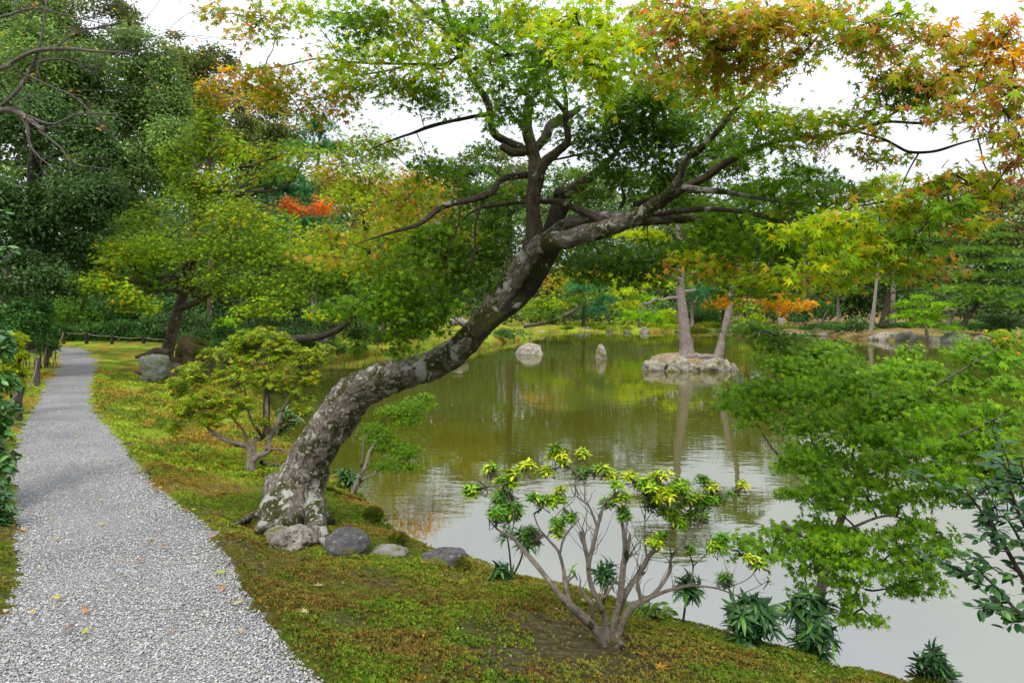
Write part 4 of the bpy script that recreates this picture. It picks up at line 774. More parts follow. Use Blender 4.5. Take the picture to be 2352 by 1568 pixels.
for r in sp:
    px, py, rx, ry, d, cv = map(float, r[:5]+r[6:]); pal = r[5]; lf = .042; rx *= 1.12; ry *= 1.15; px += R.normal(0, 8); py += R.normal(0, 6); d = max(2.35, d+R.normal(0, .12))
    c_ = P(px, py, d); k = 4+int(rx*ry/900); rad = np.array([rx*d/F, rx*d/F*.9, ry*d/F])
    dd = np.linalg.norm(nodes-c_, axis=1); a = nodes[np.argmin(dd)]
    if dd.min() > .05: w0 = wobble(a, c_, 5, .1, R.uniform(-.02, .08)); tws.append(tube(np.c_[w0, np.linspace(min(.008, .003+.005*dd.min()), .002, 5)], 5, 3, cap=False)); nodes = np.vstack([nodes, w0[1:]])
    n = int(cv*4.1*math.pi*rx*ry/(AREA['mpl']*(lf*F/d)**2*.62)); tips = []
    for _ in range(k):
        e = c_+rdir(1)[0]*rad*R.uniform(.35, .95); e[2] -= .02; w_ = wobble(c_, e, 4, .22); tips.append(w_); tws.append(tube(np.c_[w_, np.linspace(.0024, .0010, 4)], 3, 2, cap=False))
        for _ in range(2):
            e2 = e+rdir(1)[0]*rad*.35; tws.append(tube(np.array([[*w_[2], .0014], [*e2, .0008]]), 3, 1, cap=False)); tips.append(np.array([w_[2], w_[2]*.6+e2*.4, w_[2]*.3+e2*.7, e2]))
    ti = R.integers(0, len(tips), n); tt_ = R.uniform(.25, 1.08, n)*3; i0 = np.minimum(tt_.astype(int), 2); fr = (tt_-i0)[:, None]
    tp = np.array(tips); p = tp[ti, i0]*(1-fr)+tp[ti, i0+1]*fr
    side = rdir(n)*[1, 1, .45]; p = p+side*.035+R.normal(0, 1, (n, 3))*rad*.30
    nr = np.array([0, -.35, .8])+rdir(n)*.8; ax = side+R.normal(0, .3, (n, 3))+np.array([0, 0, -.45])
    LP.append(p); LM.append(frames(ax, nr)); LS.append(lf*R.uniform(.5, 1.22, n)); LC.append(pcol(pal, n, .25)*np.clip(1+.12*R.normal(), .7, 1.3))
    if pal in ('OG', 'RO', 'O') and px > 1400 or R.random() < .12:
        for _ in range(int(3+rx*ry/700)):
            w_ = tips[R.integers(0, len(tips))][R.integers(1, 4)]; m = R.integers(5, 12)
            seeds.append((w_+R.normal(0, .014, (m, 3))-[0, 0, .02], m))
LP, LM, LS, LC = map(np.concatenate, (LP, LM, LS, LC))
v, f, bk = join(tws); mk('twigs', v, f, M_twig, T, bk=bk, kind='stuff')
split_leaves(T7, LP, LM, LS, LC, (M_leaf, M_leafo), T)
seedp = np.concatenate([s for s, _ in seeds]); n = len(seedp)
build('winged_seeds', TQ, seedp, frames(rdir(n)+[0, 0, -.5], rdir(n)), R.uniform(.014, .024, n), np.array([[.42, .07, .04], [.5, .18, .08], [.55, .3, .14]])[R.integers(0, 3, n)]*R.uniform(.7, 1.2, (n, 1)), M_leaf, T)
print('maple leaves', len(LP))

# ------------------------------------------------------------------ stones on the near bank
def rock(name, label, c_, rad, mat, seed, amp=.25, rot=0, res=28, cat_='rock', parent=None, group=None, sharp=0, cut=None):
    a = np.linspace(0, 2*np.pi, res*2, endpoint=False); b = np.linspace(-np.pi/2, np.pi/2, res)
    A, B = np.meshgrid(a, b); d = np.stack([np.cos(A)*np.cos(B), np.sin(A)*np.cos(B), np.sin(B)], -1).reshape(-1, 3)
    if sharp: d2 = d/np.power((np.abs(d)**(2+sharp)).sum(1), 1/(2+sharp))[:, None]
    else: d2 = d
    r = 1+amp*fbm(d*1.6+seed*3.1, 4, seed)-amp*.55*np.abs(fbm(d*3+seed, 4, seed+2))+amp*.2*fbm(d*11, 3, seed+5)+.3*amp; v = d2*r[:, None]*np.array(rad)
    if cut: v[:, 2] = np.minimum(v[:, 2], rad[2]*cut+.1*rad[2]*vn(d*3, seed))
    cr_, sr_ = math.cos(rot), math.sin(rot); v = v@np.array([[cr_, sr_, 0], [-sr_, cr_, 0], [0, 0, 1]])+np.array(c_)
    w_ = 2*res; i = np.arange(res-1)[:, None]*w_; j = np.arange(w_)[None]; f = np.stack([i+j, i+(j+1) % w_, i+w_+(j+1) % w_, i+w_+j], -1).reshape(-1, 4)
    o = mk(name, v, f, mat, parent, smooth=True, loc=None if parent else c_)
    if not parent: tag(o, label, cat_, group)
    return o
def rockpx(name, label, px, py, w_, h_, d, mat, seed, **k):
    """a stone seen centred on (px, py), w_ by h_ pixels"""
    c_ = P(px, py, d); rx, rz = w_*.5*d/F, h_*.5*d/F; return rock(name, label, c_, (rx*.86, k.pop('ry', rx*.8), rz*.9), mat, seed, **k)
g1 = G(800, 1282)[1]+.12
rockpx('dark_boulder', 'rounded dark grey boulder at the foot of the leaning maple', 800, 1250, 122, 82, g1-.02, M_dstone, 3, amp=.11)
rockpx('pale_root_stone', 'knobbly pale cream stone against the roots of the leaning maple', 660, 1240, 112, 66, G(664, 1262)[1]+.08, M_pstone, 5, amp=.42)
rockpx('flat_stone', 'flat pale lichened stone between the two dark boulders', 893, 1268, 100, 28, G(893, 1280)[1]+.10, M_stone, 8, amp=.2)
rockpx('dark_boulder', 'low dark boulder at the water edge beyond the flat stone', 1020, 1282, 124, 52, G(1000, 1300)[1]+.12, M_dstone, 9, amp=.16)
for i_, (px, py, w_, h_, lb) in enumerate(((857, 1184, 40, 34, 'round bright moss cushion overhanging the water, nearest the maple trunk'), (915, 1240, 40, 28, 'smaller moss cushion on the bank edge above the flat stone'), (1053, 1296, 40, 28, 'dark moss cushion on the right end of the low dark boulder'))):
    d = G(px, py+h_*.5)[1]; c_ = P(px, py, d+.05); rk = rock('moss_cushion', lb, c_, (w_*.5*d/F, w_*.45*d/F, h_*.5*d/F), M_sprig, 20+i_, amp=.15, res=12, cat_='moss')
    a = rk.data.attributes.new('col', 'FLOAT_COLOR', 'POINT'); a.data.foreach_set('color', np.tile([1.1, 1.1, .8, 1], len(rk.data.vertices)).astype(np.float32))
    n = 1500; dd = rdir(n); dd[:, 2] = np.abs(dd[:, 2]); p = c_+dd*np.array([w_*.52, w_*.47, h_*.52])*d/F
    tv = np.array([[0, 0, -.2], [.75, .25, .75], [.2, .5, .95], [-.35, .75, .8], [-.5, .2, .95], [-.7, -.35, .7], [-.1, -.45, 1.]]); tf = np.array([[0, 1, 2], [0, 3, 4], [0, 5, 6]])
    v, f, cc = inst(tv, tf, p, frames(rdir(n), dd+rdir(n)*.3), R.uniform(.012, .022, n), np.full((n, 3), 1.)*R.uniform(.8, 1.6, (n, 1)), .15); mk('moss_sprigs', v, f, M_sprig, rk, col=cc, kind='stuff')
sl = P(356, 846, 15.3); rock('standing_stone', 'squarish grey green stone slab leaning by the forked maple trunk', sl, (.27, .15, .27), M_gstone, 12, amp=.16, sharp=3, rot=.15)
# ------------------------------------------------------------------ small maple in front of the water, right
def maple_small(name, label, base, trunk, brs, sprays, leaf, dens, T_, npart, tmat, bmat=M_twig, droop=.35):
    t = thing(name, label, 'tree', base); q = pxt(trunk); v, f, bk = tube(q, 18, 8, .06, 5, flare=lambda L_, a: 1+.35*np.exp(-L_/.1)); mk('trunk', v, f, tmat, t, bk=bk, smooth=True)
    al = [cat(q, 10)]
    for r in brs: q = pxt(r); v, f, bk = tube(q, 8, 6, .05, 3); mk('branch', v, f, tmat, t, bk=bk, smooth=True); al.append(cat(q, 8))
    al = np.vstack(al); A, B, C, D, tw = [], [], [], [], []
    order = sorted(sprays, key=lambda s: np.linalg.norm(al[:, :3]-P(s[0], s[1], s[4]), axis=1).min()); nodes = al[:, :3]
    for px, py, rx, ry, d, pal, cv in order:
        c_ = P(px, py, d); rad = np.array([rx*d/F, rx*d/F*.8, ry*d/F]); k = np.argmin(np.linalg.norm(nodes-c_, axis=1)+.3*np.maximum(0, nodes[:, 2]-c_[2])); a = nodes[k]
        w_ = wobble(a, c_, 5, .2, .05); tw.append(tube(np.c_[w_, np.linspace(.007, .003, 5)], 5, 3, cap=False)); nodes = np.vstack([nodes, w_[2:]])
        n = int(cv*dens*math.pi*rx*ry/(AREA['mpl']*(leaf*F/d)**2*.62)); tips = []
        for _ in range(6+int(rx*ry/700)):
            e = c_+rdir(1)[0]*rad*R.uniform(.4, 1); r2 = (((e-c_)/rad)[:2]**2).sum(); e[2] -= .25*rad[2]*r2; w2 = wobble(c_, e, 4, .2); tips.append(w2); tw.append(tube(np.c_[w2, np.linspace(.002, .0008, 4)], 3, 1, cap=False))
        tp = np.array(tips); ti = R.integers(0, len(tips), n); u_ = R.uniform(.2, 1.1, n)*3; i0 = np.minimum(u_.astype(int), 2); fr = (u_-i0)[:, None]
        p = tp[ti, i0]*(1-fr)+tp[ti, i0+1]*fr; side = rdir(n)*[1, 1, .3]; p = p+side*leaf*.9+R.normal(0, 1, (n, 3))*rad*np.array([.28, .28, .26])
        M = frames(side*.8+R.normal(0, .3, (n, 3))+[.15, -.2, -droop], np.array([0, -.8, .75])+rdir(n)*.6)
        A.append(p); B.append(M); C.append(leaf*R.uniform(.6, 1.15, n)); D.append(pcol(pal, n, .2)*np.clip(1+.12*R.normal(), .75, 1.3))
    A, B, C, D = map(np.concatenate, (A, B, C, D)); v, f, bk = join(tw); mk('twigs', v, f, bmat, t, bk=bk, kind='stuff')
    split_leaves(T_, A, B, C, D, (M_leaf, M_leafo), t, n=npart); return t
def c7(rows): return [(1525+r[0]*.5433, 716.6+r[1]*.5433, r[2]*.5433, *r[3:]) for r in rows]
def g7(rows): return [(1525+r[0]*.5433, 716.6+(r[1]+(70 if r[1] > 810 else 0))*.5433, r[2]*.5433*1.12, r[3]*.5433*1.1, *r[4:]) for r in rows]
rb = G(1868, 1508)
maple_small('young_maple', 'small spreading fresh green maple growing out of the bank over the water at right', rb,
    [(1868, 1520, 26, rb[1])]+c7([(640, 1330, 44, rb[1]), (660, 1200, 42, rb[1]+.02), (672, 1120, 40, rb[1]+.05), (705, 1020, 38, rb[1]+.1), (740, 900, 32, 4.3), (785, 770, 26, 4.4), (840, 610, 20, 4.5), (890, 450, 14, 4.6), (860, 300, 8, 4.8)]),
    [c7([(660, 1120, 16, rb[1]+.02), (640, 1060, 14, 4.15), (600, 960, 10, 4.1), (500, 900, 6, 4.0)]), c7([(720, 960, 16, 4.25), (820, 900, 12, 4.0), (950, 860, 9, 3.9), (1080, 900, 6, 3.8)]),
     c7([(760, 830, 18, 4.3), (640, 700, 12, 4.5), (480, 600, 9, 4.7), (380, 450, 6, 4.9)]), c7([(800, 720, 18, 4.4), (980, 640, 14, 4.1), (1150, 560, 11, 3.9), (1350, 480, 7, 3.7), (1480, 400, 5, 3.6)]),
     c7([(870, 520, 14, 4.5), (1050, 380, 10, 4.3), (1250, 250, 8, 4.1), (1420, 150, 5, 4.0)]), c7([(690, 1080, 10, 4.2), (760, 1130, 8, 4.1), (850, 1170, 5, 4.0)]), c7([(860, 330, 8, 4.8), (700, 220, 7, 5.0), (520, 120, 5, 5.2)])],
    g7([(380, 70, 120, 40, 5.3, 'DG', .7), (500, 110, 130, 50, 5.2, 'DG', 1), (640, 150, 130, 50, 5.1, 'FG', 1), (480, 200, 140, 55, 5.1, 'FG', 1.1), (330, 330, 100, 45, 5.0, 'FG', .9), (270, 390, 70, 30, 4.9, 'FG', .8), (600, 250, 150, 55, 5.0, 'FG', 1.2), (760, 220, 130, 50, 4.9, 'FG', 1.1), (430, 320, 140, 55, 4.9, 'FG', 1.2), (560, 360, 150, 60, 4.8, 'FG', 1.2),
        (400, 420, 110, 50, 4.8, 'FG', 1), (700, 340, 150, 60, 4.7, 'FG', 1.2), (850, 290, 150, 60, 4.6, 'FG', 1.2), (1000, 230, 130, 60, 4.6, 'FG', 1.1), (1020, 160, 60, 30, 4.7, 'FG', .9), (1130, 240, 130, 60, 4.5, 'FG', 1.1), (1300, 170, 120, 60, 4.3, 'FG', 1), (1430, 110, 100, 50, 4.2, 'GY', .9), (1400, 200, 130, 60, 4.2, 'FG', 1.1), (1260, 300, 130, 60, 4.2, 'FG', 1.2),
        (1430, 310, 110, 60, 4.0, 'FG', 1.2), (1080, 350, 150, 60, 4.3, 'FG', 1.2), (900, 400, 150, 60, 4.4, 'FG', 1.2), (720, 450, 150, 60, 4.5, 'FG', 1.2), (600, 480, 130, 60, 4.5, 'FG', 1.1), (1180, 430, 150, 60, 4.1, 'FG', 1.2), (1350, 430, 130, 60, 3.9, 'FG', 1.2), (1470, 440, 80, 60, 3.8, 'FG', 1.1), (1000, 500, 150, 60, 4.2, 'FG', 1.2), (830, 530, 150, 60, 4.3, 'FG', 1.2),
        (640, 570, 130, 55, 4.4, 'FG', 1.1), (560, 640, 90, 50, 4.4, 'FG', .9), (1150, 560, 150, 60, 3.9, 'FG', 1.2), (1320, 560, 120, 60, 3.8, 'FG', 1.1), (950, 620, 140, 55, 4.1, 'FG', 1.1), (760, 640, 120, 55, 4.3, 'FG', 1), (1080, 670, 130, 50, 3.9, 'FG', 1.1), (1220, 660, 120, 50, 3.8, 'FG', 1), (880, 720, 110, 45, 4.1, 'FG', 1), (700, 720, 90, 40, 4.2, 'FG', .9), (1150, 760, 100, 45, 3.8, 'FG', .9), (1270, 790, 70, 35, 3.7, 'FG', .6),
        (620, 830, 110, 35, 4.2, 'FG', .9), (480, 860, 110, 35, 4.1, 'FG', .9), (380, 900, 90, 35, 4.0, 'FG', .9), (560, 930, 130, 40, 4.1, 'FG', 1), (720, 870, 120, 45, 4.1, 'FG', 1), (450, 960, 90, 35, 4.0, 'FG', .8), (700, 960, 120, 40, 4.1, 'FG', 1), (860, 900, 110, 40, 4.0, 'FG', .8), (980, 930, 110, 35, 3.9, 'FG', .9), (900, 1000, 130, 40, 3.9, 'FG', 1), (1060, 1000, 120, 40, 3.8, 'FG', 1), (1140, 1060, 80, 40, 3.8, 'FG', .9),
        (1020, 1070, 80, 40, 3.9, 'FG', .6), (600, 1020, 90, 35, 4.1, 'FG', .7), (770, 1050, 100, 40, 4.0, 'FG', .9), (600, 1100, 50, 35, 4.1, 'FG', .6), (800, 1130, 80, 35, 4.0, 'FG', .9), (790, 1210, 100, 35, 4.0, 'FG', .9), (880, 1230, 60, 22, 3.9, 'FG', .7), (560, 1200, 60, 30, 4.0, 'FG', .7), (1180, 880, 60, 50, 3.8, 'FG', .7), (1220, 960, 40, 30, 3.8, 'FG', .5), (250, 910, 60, 25, 4.0, 'FG', .5), (560, 1370, 80, 40, 3.9, 'FG', .6), (1400, 540, 120, 60, 3.7, 'FG', 1.1), (1460, 640, 90, 60, 3.6, 'FG', 1.1), (1340, 680, 110, 55, 3.7, 'FG', 1.1), (1230, 720, 100, 45, 3.7, 'FG', .9), (1000, 780, 120, 40, 3.9, 'FG', .8), (600, 760, 90, 35, 4.2, 'FG', .7), (520, 760, 60, 30, 4.3, 'FG', .6), (1440, 740, 70, 50, 3.6, 'FG', .8), (980, 860, 120, 35, 3.9, 'FG', .8), (330, 960, 60, 25, 4.0, 'FG', .6), (1000, 1100, 90, 35, 3.9, 'FG', .8), (740, 730, 120, 45, 4.1, 'FG', 1.1), (860, 800, 130, 40, 4.0, 'FG', 1.1), (700, 800, 110, 40, 4.1, 'FG', 1.1), (780, 900, 120, 40, 3.9, 'FG', 1.1), (660, 900, 100, 40, 4.0, 'FG', 1), (800, 980, 120, 40, 3.85, 'FG', 1.1), (620, 640, 120, 50, 4.3, 'FG', 1), (1080, 820, 120, 40, 3.8, 'FG', .9), (1160, 940, 90, 40, 3.75, 'FG', .9)]),
    .040, 4.1, T7, 300, M_shr)
sb = G(806, 1140)
maple_small('maple_sapling', 'thin green maple sapling on the bank just behind the big leaning trunk', sb,
    [(806, 1145, 12, sb[1]), (822, 1105, 11, sb[1]), (840, 1070, 9, sb[1]+.1), (850, 1035, 8, sb[1]+.2), (880, 990, 5, sb[1]+.4)], [[(815, 1120, 7, sb[1]), (835, 1100, 6, sb[1]), (865, 1088, 5, sb[1])], [(828, 1090, 6, sb[1]), (832, 1050, 5, sb[1]), (836, 1000, 4, sb[1])]],
    [(945, 925, 55, 16, 7.6, 'G', 1), (900, 945, 50, 18, 7.5, 'G', 1.1), (870, 980, 50, 20, 7.4, 'G', 1.1), (930, 960, 40, 18, 7.5, 'G', .9), (890, 1020, 50, 20, 7.3, 'G', 1.1), (860, 1000, 40, 18, 7.3, 'G', 1), (930, 1040, 45, 18, 7.2, 'G', 1.1), (880, 1070, 45, 14, 7.1, 'G', 1), (940, 1070, 30, 14, 7.1, 'G', .8), (980, 910, 25, 9, 7.6, 'G', .8)], 0.030, 5.0, T5, 120, M_shr)

# ------------------------------------------------------------------ shrubs with leaf rosettes
def rosettes(c_, rad, n, leaf, per, pal, T_, up=.5, spread=.9, jit=.2, bias=(0, 0, .3), tilt=.5):
    """n twig ends in an ellipsoid, each with a whorl of leaves -> leaf places, frames, sizes, colours, tips"""
    d = rdir(n)+np.array(bias); d /= np.linalg.norm(d, axis=1)[:, None]; tip = c_+d*rad*R.uniform(.45, 1.05, (n, 1)); axd = d*[tilt, tilt, .2]+[0, 0, 1.]+rdir(n)*tilt*.6; axd /= np.linalg.norm(axd, axis=1)[:, None]
    A, B, C, D = [], [], [], []; tone = R.uniform(.8, 1.25, n)
    for i in range(n):
        m = per+R.integers(-2, 3); ph = np.arange(m)*2.4+R.uniform(0, 6); u = np.cross(axd[i], [1, .2, .1]); u /= np.linalg.norm(u); w_ = np.cross(axd[i], u)
        h = np.linspace(up*1.3, up-spread*.6, m)[:, None]+R.normal(0, .15, (m, 1)); a = u*np.cos(ph)[:, None]+w_*np.sin(ph)[:, None]+axd[i]*h
        A.append(tip[i]+axd[i]*np.linspace(leaf*.15, -leaf*.35, m)[:, None]); B.append(frames(a, axd[i]+a*-.3+rdir(m)*jit)); C.append(leaf*R.uniform(.7, 1.15, m)); D.append(pcol(pal, m)*tone[i])
    return (*map(np.concatenate, (A, B, C, D)), tip)
def stems(t, rows_list, mat, sides=12, bump=.1):
    al = []
    for r in rows_list: q = pxt(r); v, f, bk = tube(q, sides if r[0][2] > 12 else 7, 7, bump, int(r[0][0]) % 50, freq=14); mk('stem', v, f, mat, t, bk=bk, smooth=True); al.append(cat(q, 8))
    return np.vstack(al)
def shrub(name, label, base, rows, blobs, mat, leaf, per, T_, npart, lm, bare=0, **k):
    t = thing(name, label, 'shrub', base); al = stems(t, rows, mat)[:, :3]; S = []; tw = []
    for _ in range(bare):
        a = al[R.integers(len(al)//4, len(al))]; e = a+(rdir(1)[0]*[.7, .5, .2]+[0, 0, .9])*R.uniform(.06, .22); tw.append(twig(a, e, .0025, .0008, 4, .2))
    for px, py, rx, ry, d, pal, n in sorted(blobs, key=lambda s: np.linalg.norm(al-P(s[0], s[1], s[4]), axis=1).min()):
        c_ = P(px, py, d); rad = np.array([rx*d/F, rx*d/F*.85, ry*d/F]); o = rosettes(c_, rad, n, leaf, per, pal, T_, **k); S.append(o[:4])
        a = al[np.argmin(np.linalg.norm(al-c_, axis=1)+.5*np.maximum(0, al[:, 2]-c_[2]))]; lo = c_-[0, 0, rad[2]*.5]; w_ = wobble(a, lo, 5, .22); tw.append(tube(np.c_[w_, np.linspace(.006, .0035, 5)], 5, 3, cap=False))
        for tp in o[4]:
            s0 = w_[R.integers(2, 5)]; mid = (s0+tp)/2+R.normal(0, .02, 3)-[0, 0, .02]; tw.append(tube(np.array([[*s0, .0032], [*mid, .0026], [*tp, .0016]]), 3, 2, cap=False))
        al = np.vstack([al, w_[2:]])
    A, B, C, D = [np.concatenate([s[i] for s in S]) for i in range(4)]; v, f, bk = join(tw); mk('twigs', v, f, mat, t, bk=bk, kind='stuff')
    split_leaves(T_, A, B, C, D, lm, t, n=npart); return t
ab = G(578, 1084); da = ab[1]
shrub('azalea_bush', 'yellow green azalea with twisted bare stems between the path and the leaning maple', ab,
  [[(r[0], r[1], r[2], da+r[3]) for r in q] for q in (
   [(577, 1088, 24, 0), (577, 1062, 22, 0), (578, 1040, 17, 0), (569, 1026, 13, 0), (548, 1019, 13, -.05), (524, 1012, 11, -.1), (492, 994, 8, -.1), (470, 975, 5, -.1)],
   [(580, 1060, 18, 0), (592, 1046, 15, 0), (612, 1038, 14, .05), (618, 1010, 12, .1), (633, 980, 10, .1), (650, 942, 9, .2), (675, 889, 6, .3)],
   [(583, 1050, 14, 0), (584, 1012, 11, 0), (606, 1000, 11, .1), (612, 960, 9, .1), (612, 900, 8, .2), (615, 860, 5, .2)],
   [(600, 1060, 10, .1), (612, 1066, 10, .2), (643, 1070, 11, .3)], [(570, 1020, 8, 0), (560, 990, 6, 0), (535, 960, 5, 0), (520, 930, 4, 0)], [(640, 975, 7, .1), (665, 965, 5, .1), (690, 968, 3, .1)],
   [(605, 1040, 8, .1), (640, 1030, 6, .1), (665, 1042, 4, .1)], [(600, 1000, 7, .1), (575, 960, 6, .1), (565, 910, 4, .1), (560, 880, 3, .1)])],
  [(600, 775, 55, 26, da+.4, 'AZ', 102), (645, 800, 55, 28, da+.4, 'AZ', 102), (555, 790, 40, 24, da+.3, 'AZ', 76), (520, 820, 60, 30, da+.2, 'AZ', 102), (600, 830, 70, 32, da+.3, 'AZ', 127), (690, 830, 60, 35, da+.4, 'AZ', 102), (740, 815, 32, 28, da+.4, 'AZ', 51),
   (450, 860, 50, 30, da, 'AZ', 85), (530, 870, 60, 35, da, 'AZ', 102), (620, 880, 60, 35, da+.2, 'AZ', 93), (410, 895, 38, 28, da, 'AZ', 59), (470, 920, 55, 30, da-.1, 'AZ', 81), (420, 945, 40, 26, da-.1, 'AZ', 54), (540, 935, 55, 30, da-.1, 'AZ', 76), (680, 900, 55, 30, da+.3, 'AZ', 64), (720, 870, 38, 25, da+.3, 'AZ', 40),
   (400, 985, 26, 20, da-.1, 'AZ', 27), (480, 965, 40, 20, da-.1, 'AZ', 40), (445, 1030, 17, 10, da-.1, 'YS', 6), (600, 970, 26, 14, da, 'AZ', 13), (700, 940, 30, 16, da+.2, 'AZ', 20)],
  M_shr, .049, 10, TN, 300, (M_leaf, M_leafo), up=.4, spread=.8)
yb = G(1402, 1488); dy = yb[1]
def c6(rows): return [(1010.6+r[0]*.3849, 964.7+r[1]*.3849, r[2]*.335, dy+(r[3] if len(r) > 3 else 0)) for r in rows]
def g6(rows): return [(1010.6+r[0]*.3849, 964.7+r[1]*.3849, r[2]*.3849, r[3]*.3849, dy+r[4], r[5], r[6]) for r in rows]
shrub('variegated_shrub', 'open pale stemmed shrub with yellow tipped leaves at the water edge, bottom centre', yb, [c6(q) for q in (
   [(985, 1365, 60), (930, 1250, 62, -.05), (830, 1150, 60, -.1), (760, 1090, 52, -.15), (670, 980, 40, -.15), (560, 845, 34, -.1), (490, 765, 28), (430, 695, 22), (350, 655, 16), (290, 590, 10, .1)],
   [(775, 1090, 30, -.15), (745, 960, 30, -.1), (735, 880, 26), (705, 780, 22), (650, 715, 18, .1), (590, 640, 12, .1), (560, 560, 8, .2)], [(715, 800, 18), (740, 700, 16), (800, 620, 12), (835, 585, 8)], [(750, 1000, 22, -.1), (770, 950, 20), (800, 925, 14), (790, 900, 8)],
   [(1000, 1350, 55, .05), (985, 1200, 44, .05), (955, 1100, 40), (905, 990, 36), (886, 870, 34), (915, 740, 30), (938, 640, 27), (962, 560, 20), (975, 480, 7)], [(888, 860, 32), (862, 740, 28), (838, 665, 26)], [(862, 720, 22), (856, 670, 18), (848, 640, 14)], [(935, 630, 20), (915, 570, 16), (885, 510, 12), (815, 455, 7)],
   [(915, 1180, 34, -.05), (900, 1090, 32, -.1), (860, 1040, 28, -.1), (832, 990, 22, -.1)], [(1020, 1345, 60, .1), (1050, 1160, 48, .1), (1075, 1050, 46, .1), (1090, 900, 44, .1), (1105, 780, 38, .1), (1100, 690, 34, .1), (1088, 620, 20, .1)], [(1100, 860, 30, .1), (1122, 760, 26, .05), (1135, 680, 20, .05)],
   [(1095, 840, 18, .1), (1150, 800, 14, .1), (1185, 800, 7, .1)], [(1095, 880, 16, .1), (1130, 810, 12, .1), (1155, 770, 6, .1)], [(1015, 1230, 40, .1), (1060, 1150, 42, .15), (1110, 1030, 42, .15), (1160, 950, 40, .2), (1215, 870, 38, .2), (1255, 800, 34, .2), (1320, 750, 20, .25)],
   [(1235, 830, 18, .2), (1222, 700, 14, .2), (1225, 560, 9, .2), (1230, 480, 6, .2)], [(1040, 1355, 70, .05), (1075, 1240, 50, .1), (1110, 1160, 46, .1), (1150, 1110, 44, .1), (1220, 1070, 38, .1), (1330, 1025, 24, .1), (1420, 1000, 20, .1), (1500, 985, 17, .1), (1650, 1002, 12, .1), (1780, 1050, 7, .1)],
   [(1235, 1075, 30, .1), (1320, 985, 26, .15), (1372, 895, 24, .2), (1382, 815, 20, .2), (1460, 715, 15, .2), (1540, 635, 9, .2)], [(1378, 800, 12, .2), (1365, 700, 8, .2), (1370, 620, 5, .2)], [(1200, 1075, 28, .1), (1180, 960, 26, .1), (1222, 905, 14, .1)], [(1495, 985, 13, .1), (1510, 870, 11, .1), (1480, 785, 7, .1), (1440, 750, 4, .1)],
   [(1510, 870, 9, .1), (1590, 795, 7, .1), (1650, 740, 4, .1)], [(1690, 1010, 8, .1), (1830, 950, 6, .1), (1900, 880, 4, .1)], [(1770, 1048, 7, .1), (1880, 1000, 5, .1), (1955, 960, 3, .1)], [(955, 1065, 22), (990, 1040, 22), (1060, 930, 14)], [(870, 450, 5), (885, 380, 4), (1000, 350, 3)], [(640, 700, 9, .1), (700, 560, 7, .1), (800, 470, 5, .1), (800, 330, 4, .1)], [(430, 690, 9), (440, 560, 7), (400, 430, 5), (330, 310, 3)],
   [(1030, 1370, 44, .0), (1075, 1345, 40, -.05), (1082, 1325, 34, -.08)])],
  g6([(380, 470, 75, 55, .2, 'YSG', 49), (420, 540, 80, 55, .1, 'YSG', 49), (330, 560, 50, 40, 0, 'YSG', 22), (300, 280, 40, 20, 0, 'YS', 8), (390, 360, 60, 35, .1, 'YS', 22), (440, 310, 40, 25, .1, 'YSY', 12), (530, 265, 40, 10, .1, 'YSY', 9), (630, 300, 55, 22, .2, 'YSY', 17), (720, 210, 70, 40, .2, 'YSY', 26), (690, 160, 30, 20, .2, 'YS', 8), (845, 195, 35, 20, .2, 'YSY', 8),
      (190, 420, 45, 35, -.1, 'YS', 16), (540, 690, 55, 55, .3, 'YSG', 34), (620, 480, 50, 30, .2, 'YS', 16), (560, 460, 30, 18, .1, 'YSG', 8), (700, 470, 70, 30, .2, 'YS', 20), (700, 610, 45, 25, .1, 'YSG', 9), (790, 570, 50, 25, .1, 'YSG', 13), (710, 660, 40, 40, .1, 'YS', 12), (720, 410, 30, 15, .2, 'YSY', 5), (860, 310, 55, 22, .2, 'YSG', 16), (960, 290, 40, 25, .2, 'YS', 12), (1010, 320, 40, 20, .2, 'YSY', 9), (1130, 335, 50, 25, .2, 'YSY', 16),
      (1050, 380, 40, 20, .1, 'YS', 8), (1080, 460, 60, 25, .1, 'YS', 13), (1000, 490, 40, 20, .1, 'YSG', 9), (1090, 560, 35, 45, .1, 'YSG', 17), (1240, 380, 80, 45, .2, 'YS', 34), (1320, 330, 60, 25, .2, 'YSY', 16), (1340, 430, 90, 50, .2, 'YSY', 42), (1430, 400, 80, 40, .2, 'YS', 34), (1260, 480, 70, 50, .3, 'YSG', 30), (1370, 530, 100, 50, .3, 'YS', 42), (1480, 470, 80, 45, .3, 'YS', 34), (1560, 350, 40, 20, .3, 'YSG', 9),
      (1620, 390, 55, 22, .3, 'YSY', 16), (1560, 480, 70, 40, .3, 'YSG', 25), (1640, 460, 60, 30, .3, 'YSG', 16), (1540, 570, 80, 40, .3, 'YSG', 26), (1430, 600, 80, 40, .3, 'YS', 22), (1810, 385, 30, 15, .2, 'YSY', 5), (1740, 440, 22, 15, .2, 'YSG', 4), (1280, 720, 55, 30, .1, 'YSY', 16), (1330, 690, 35, 25, .1, 'YSG', 8), (1650, 740, 60, 35, .1, 'YS', 17), (1690, 700, 40, 25, .1, 'YSG', 9), (1490, 765, 20, 12, .1, 'YSG', 4),
      (1845, 815, 30, 14, .1, 'YSY', 4), (1900, 850, 50, 22, .1, 'YS', 12), (1700, 955, 55, 40, .1, 'YSG', 17), (1960, 962, 16, 8, .1, 'YSY', 1), (1030, 1225, 20, 20, -.1, 'YSG', 1), (800, 890, 25, 15, -.1, 'YSG', 1)]),
  M_shr, .043, 9, TN, 300, (M_gloss, M_glosso), up=.35, spread=.7, bare=110)

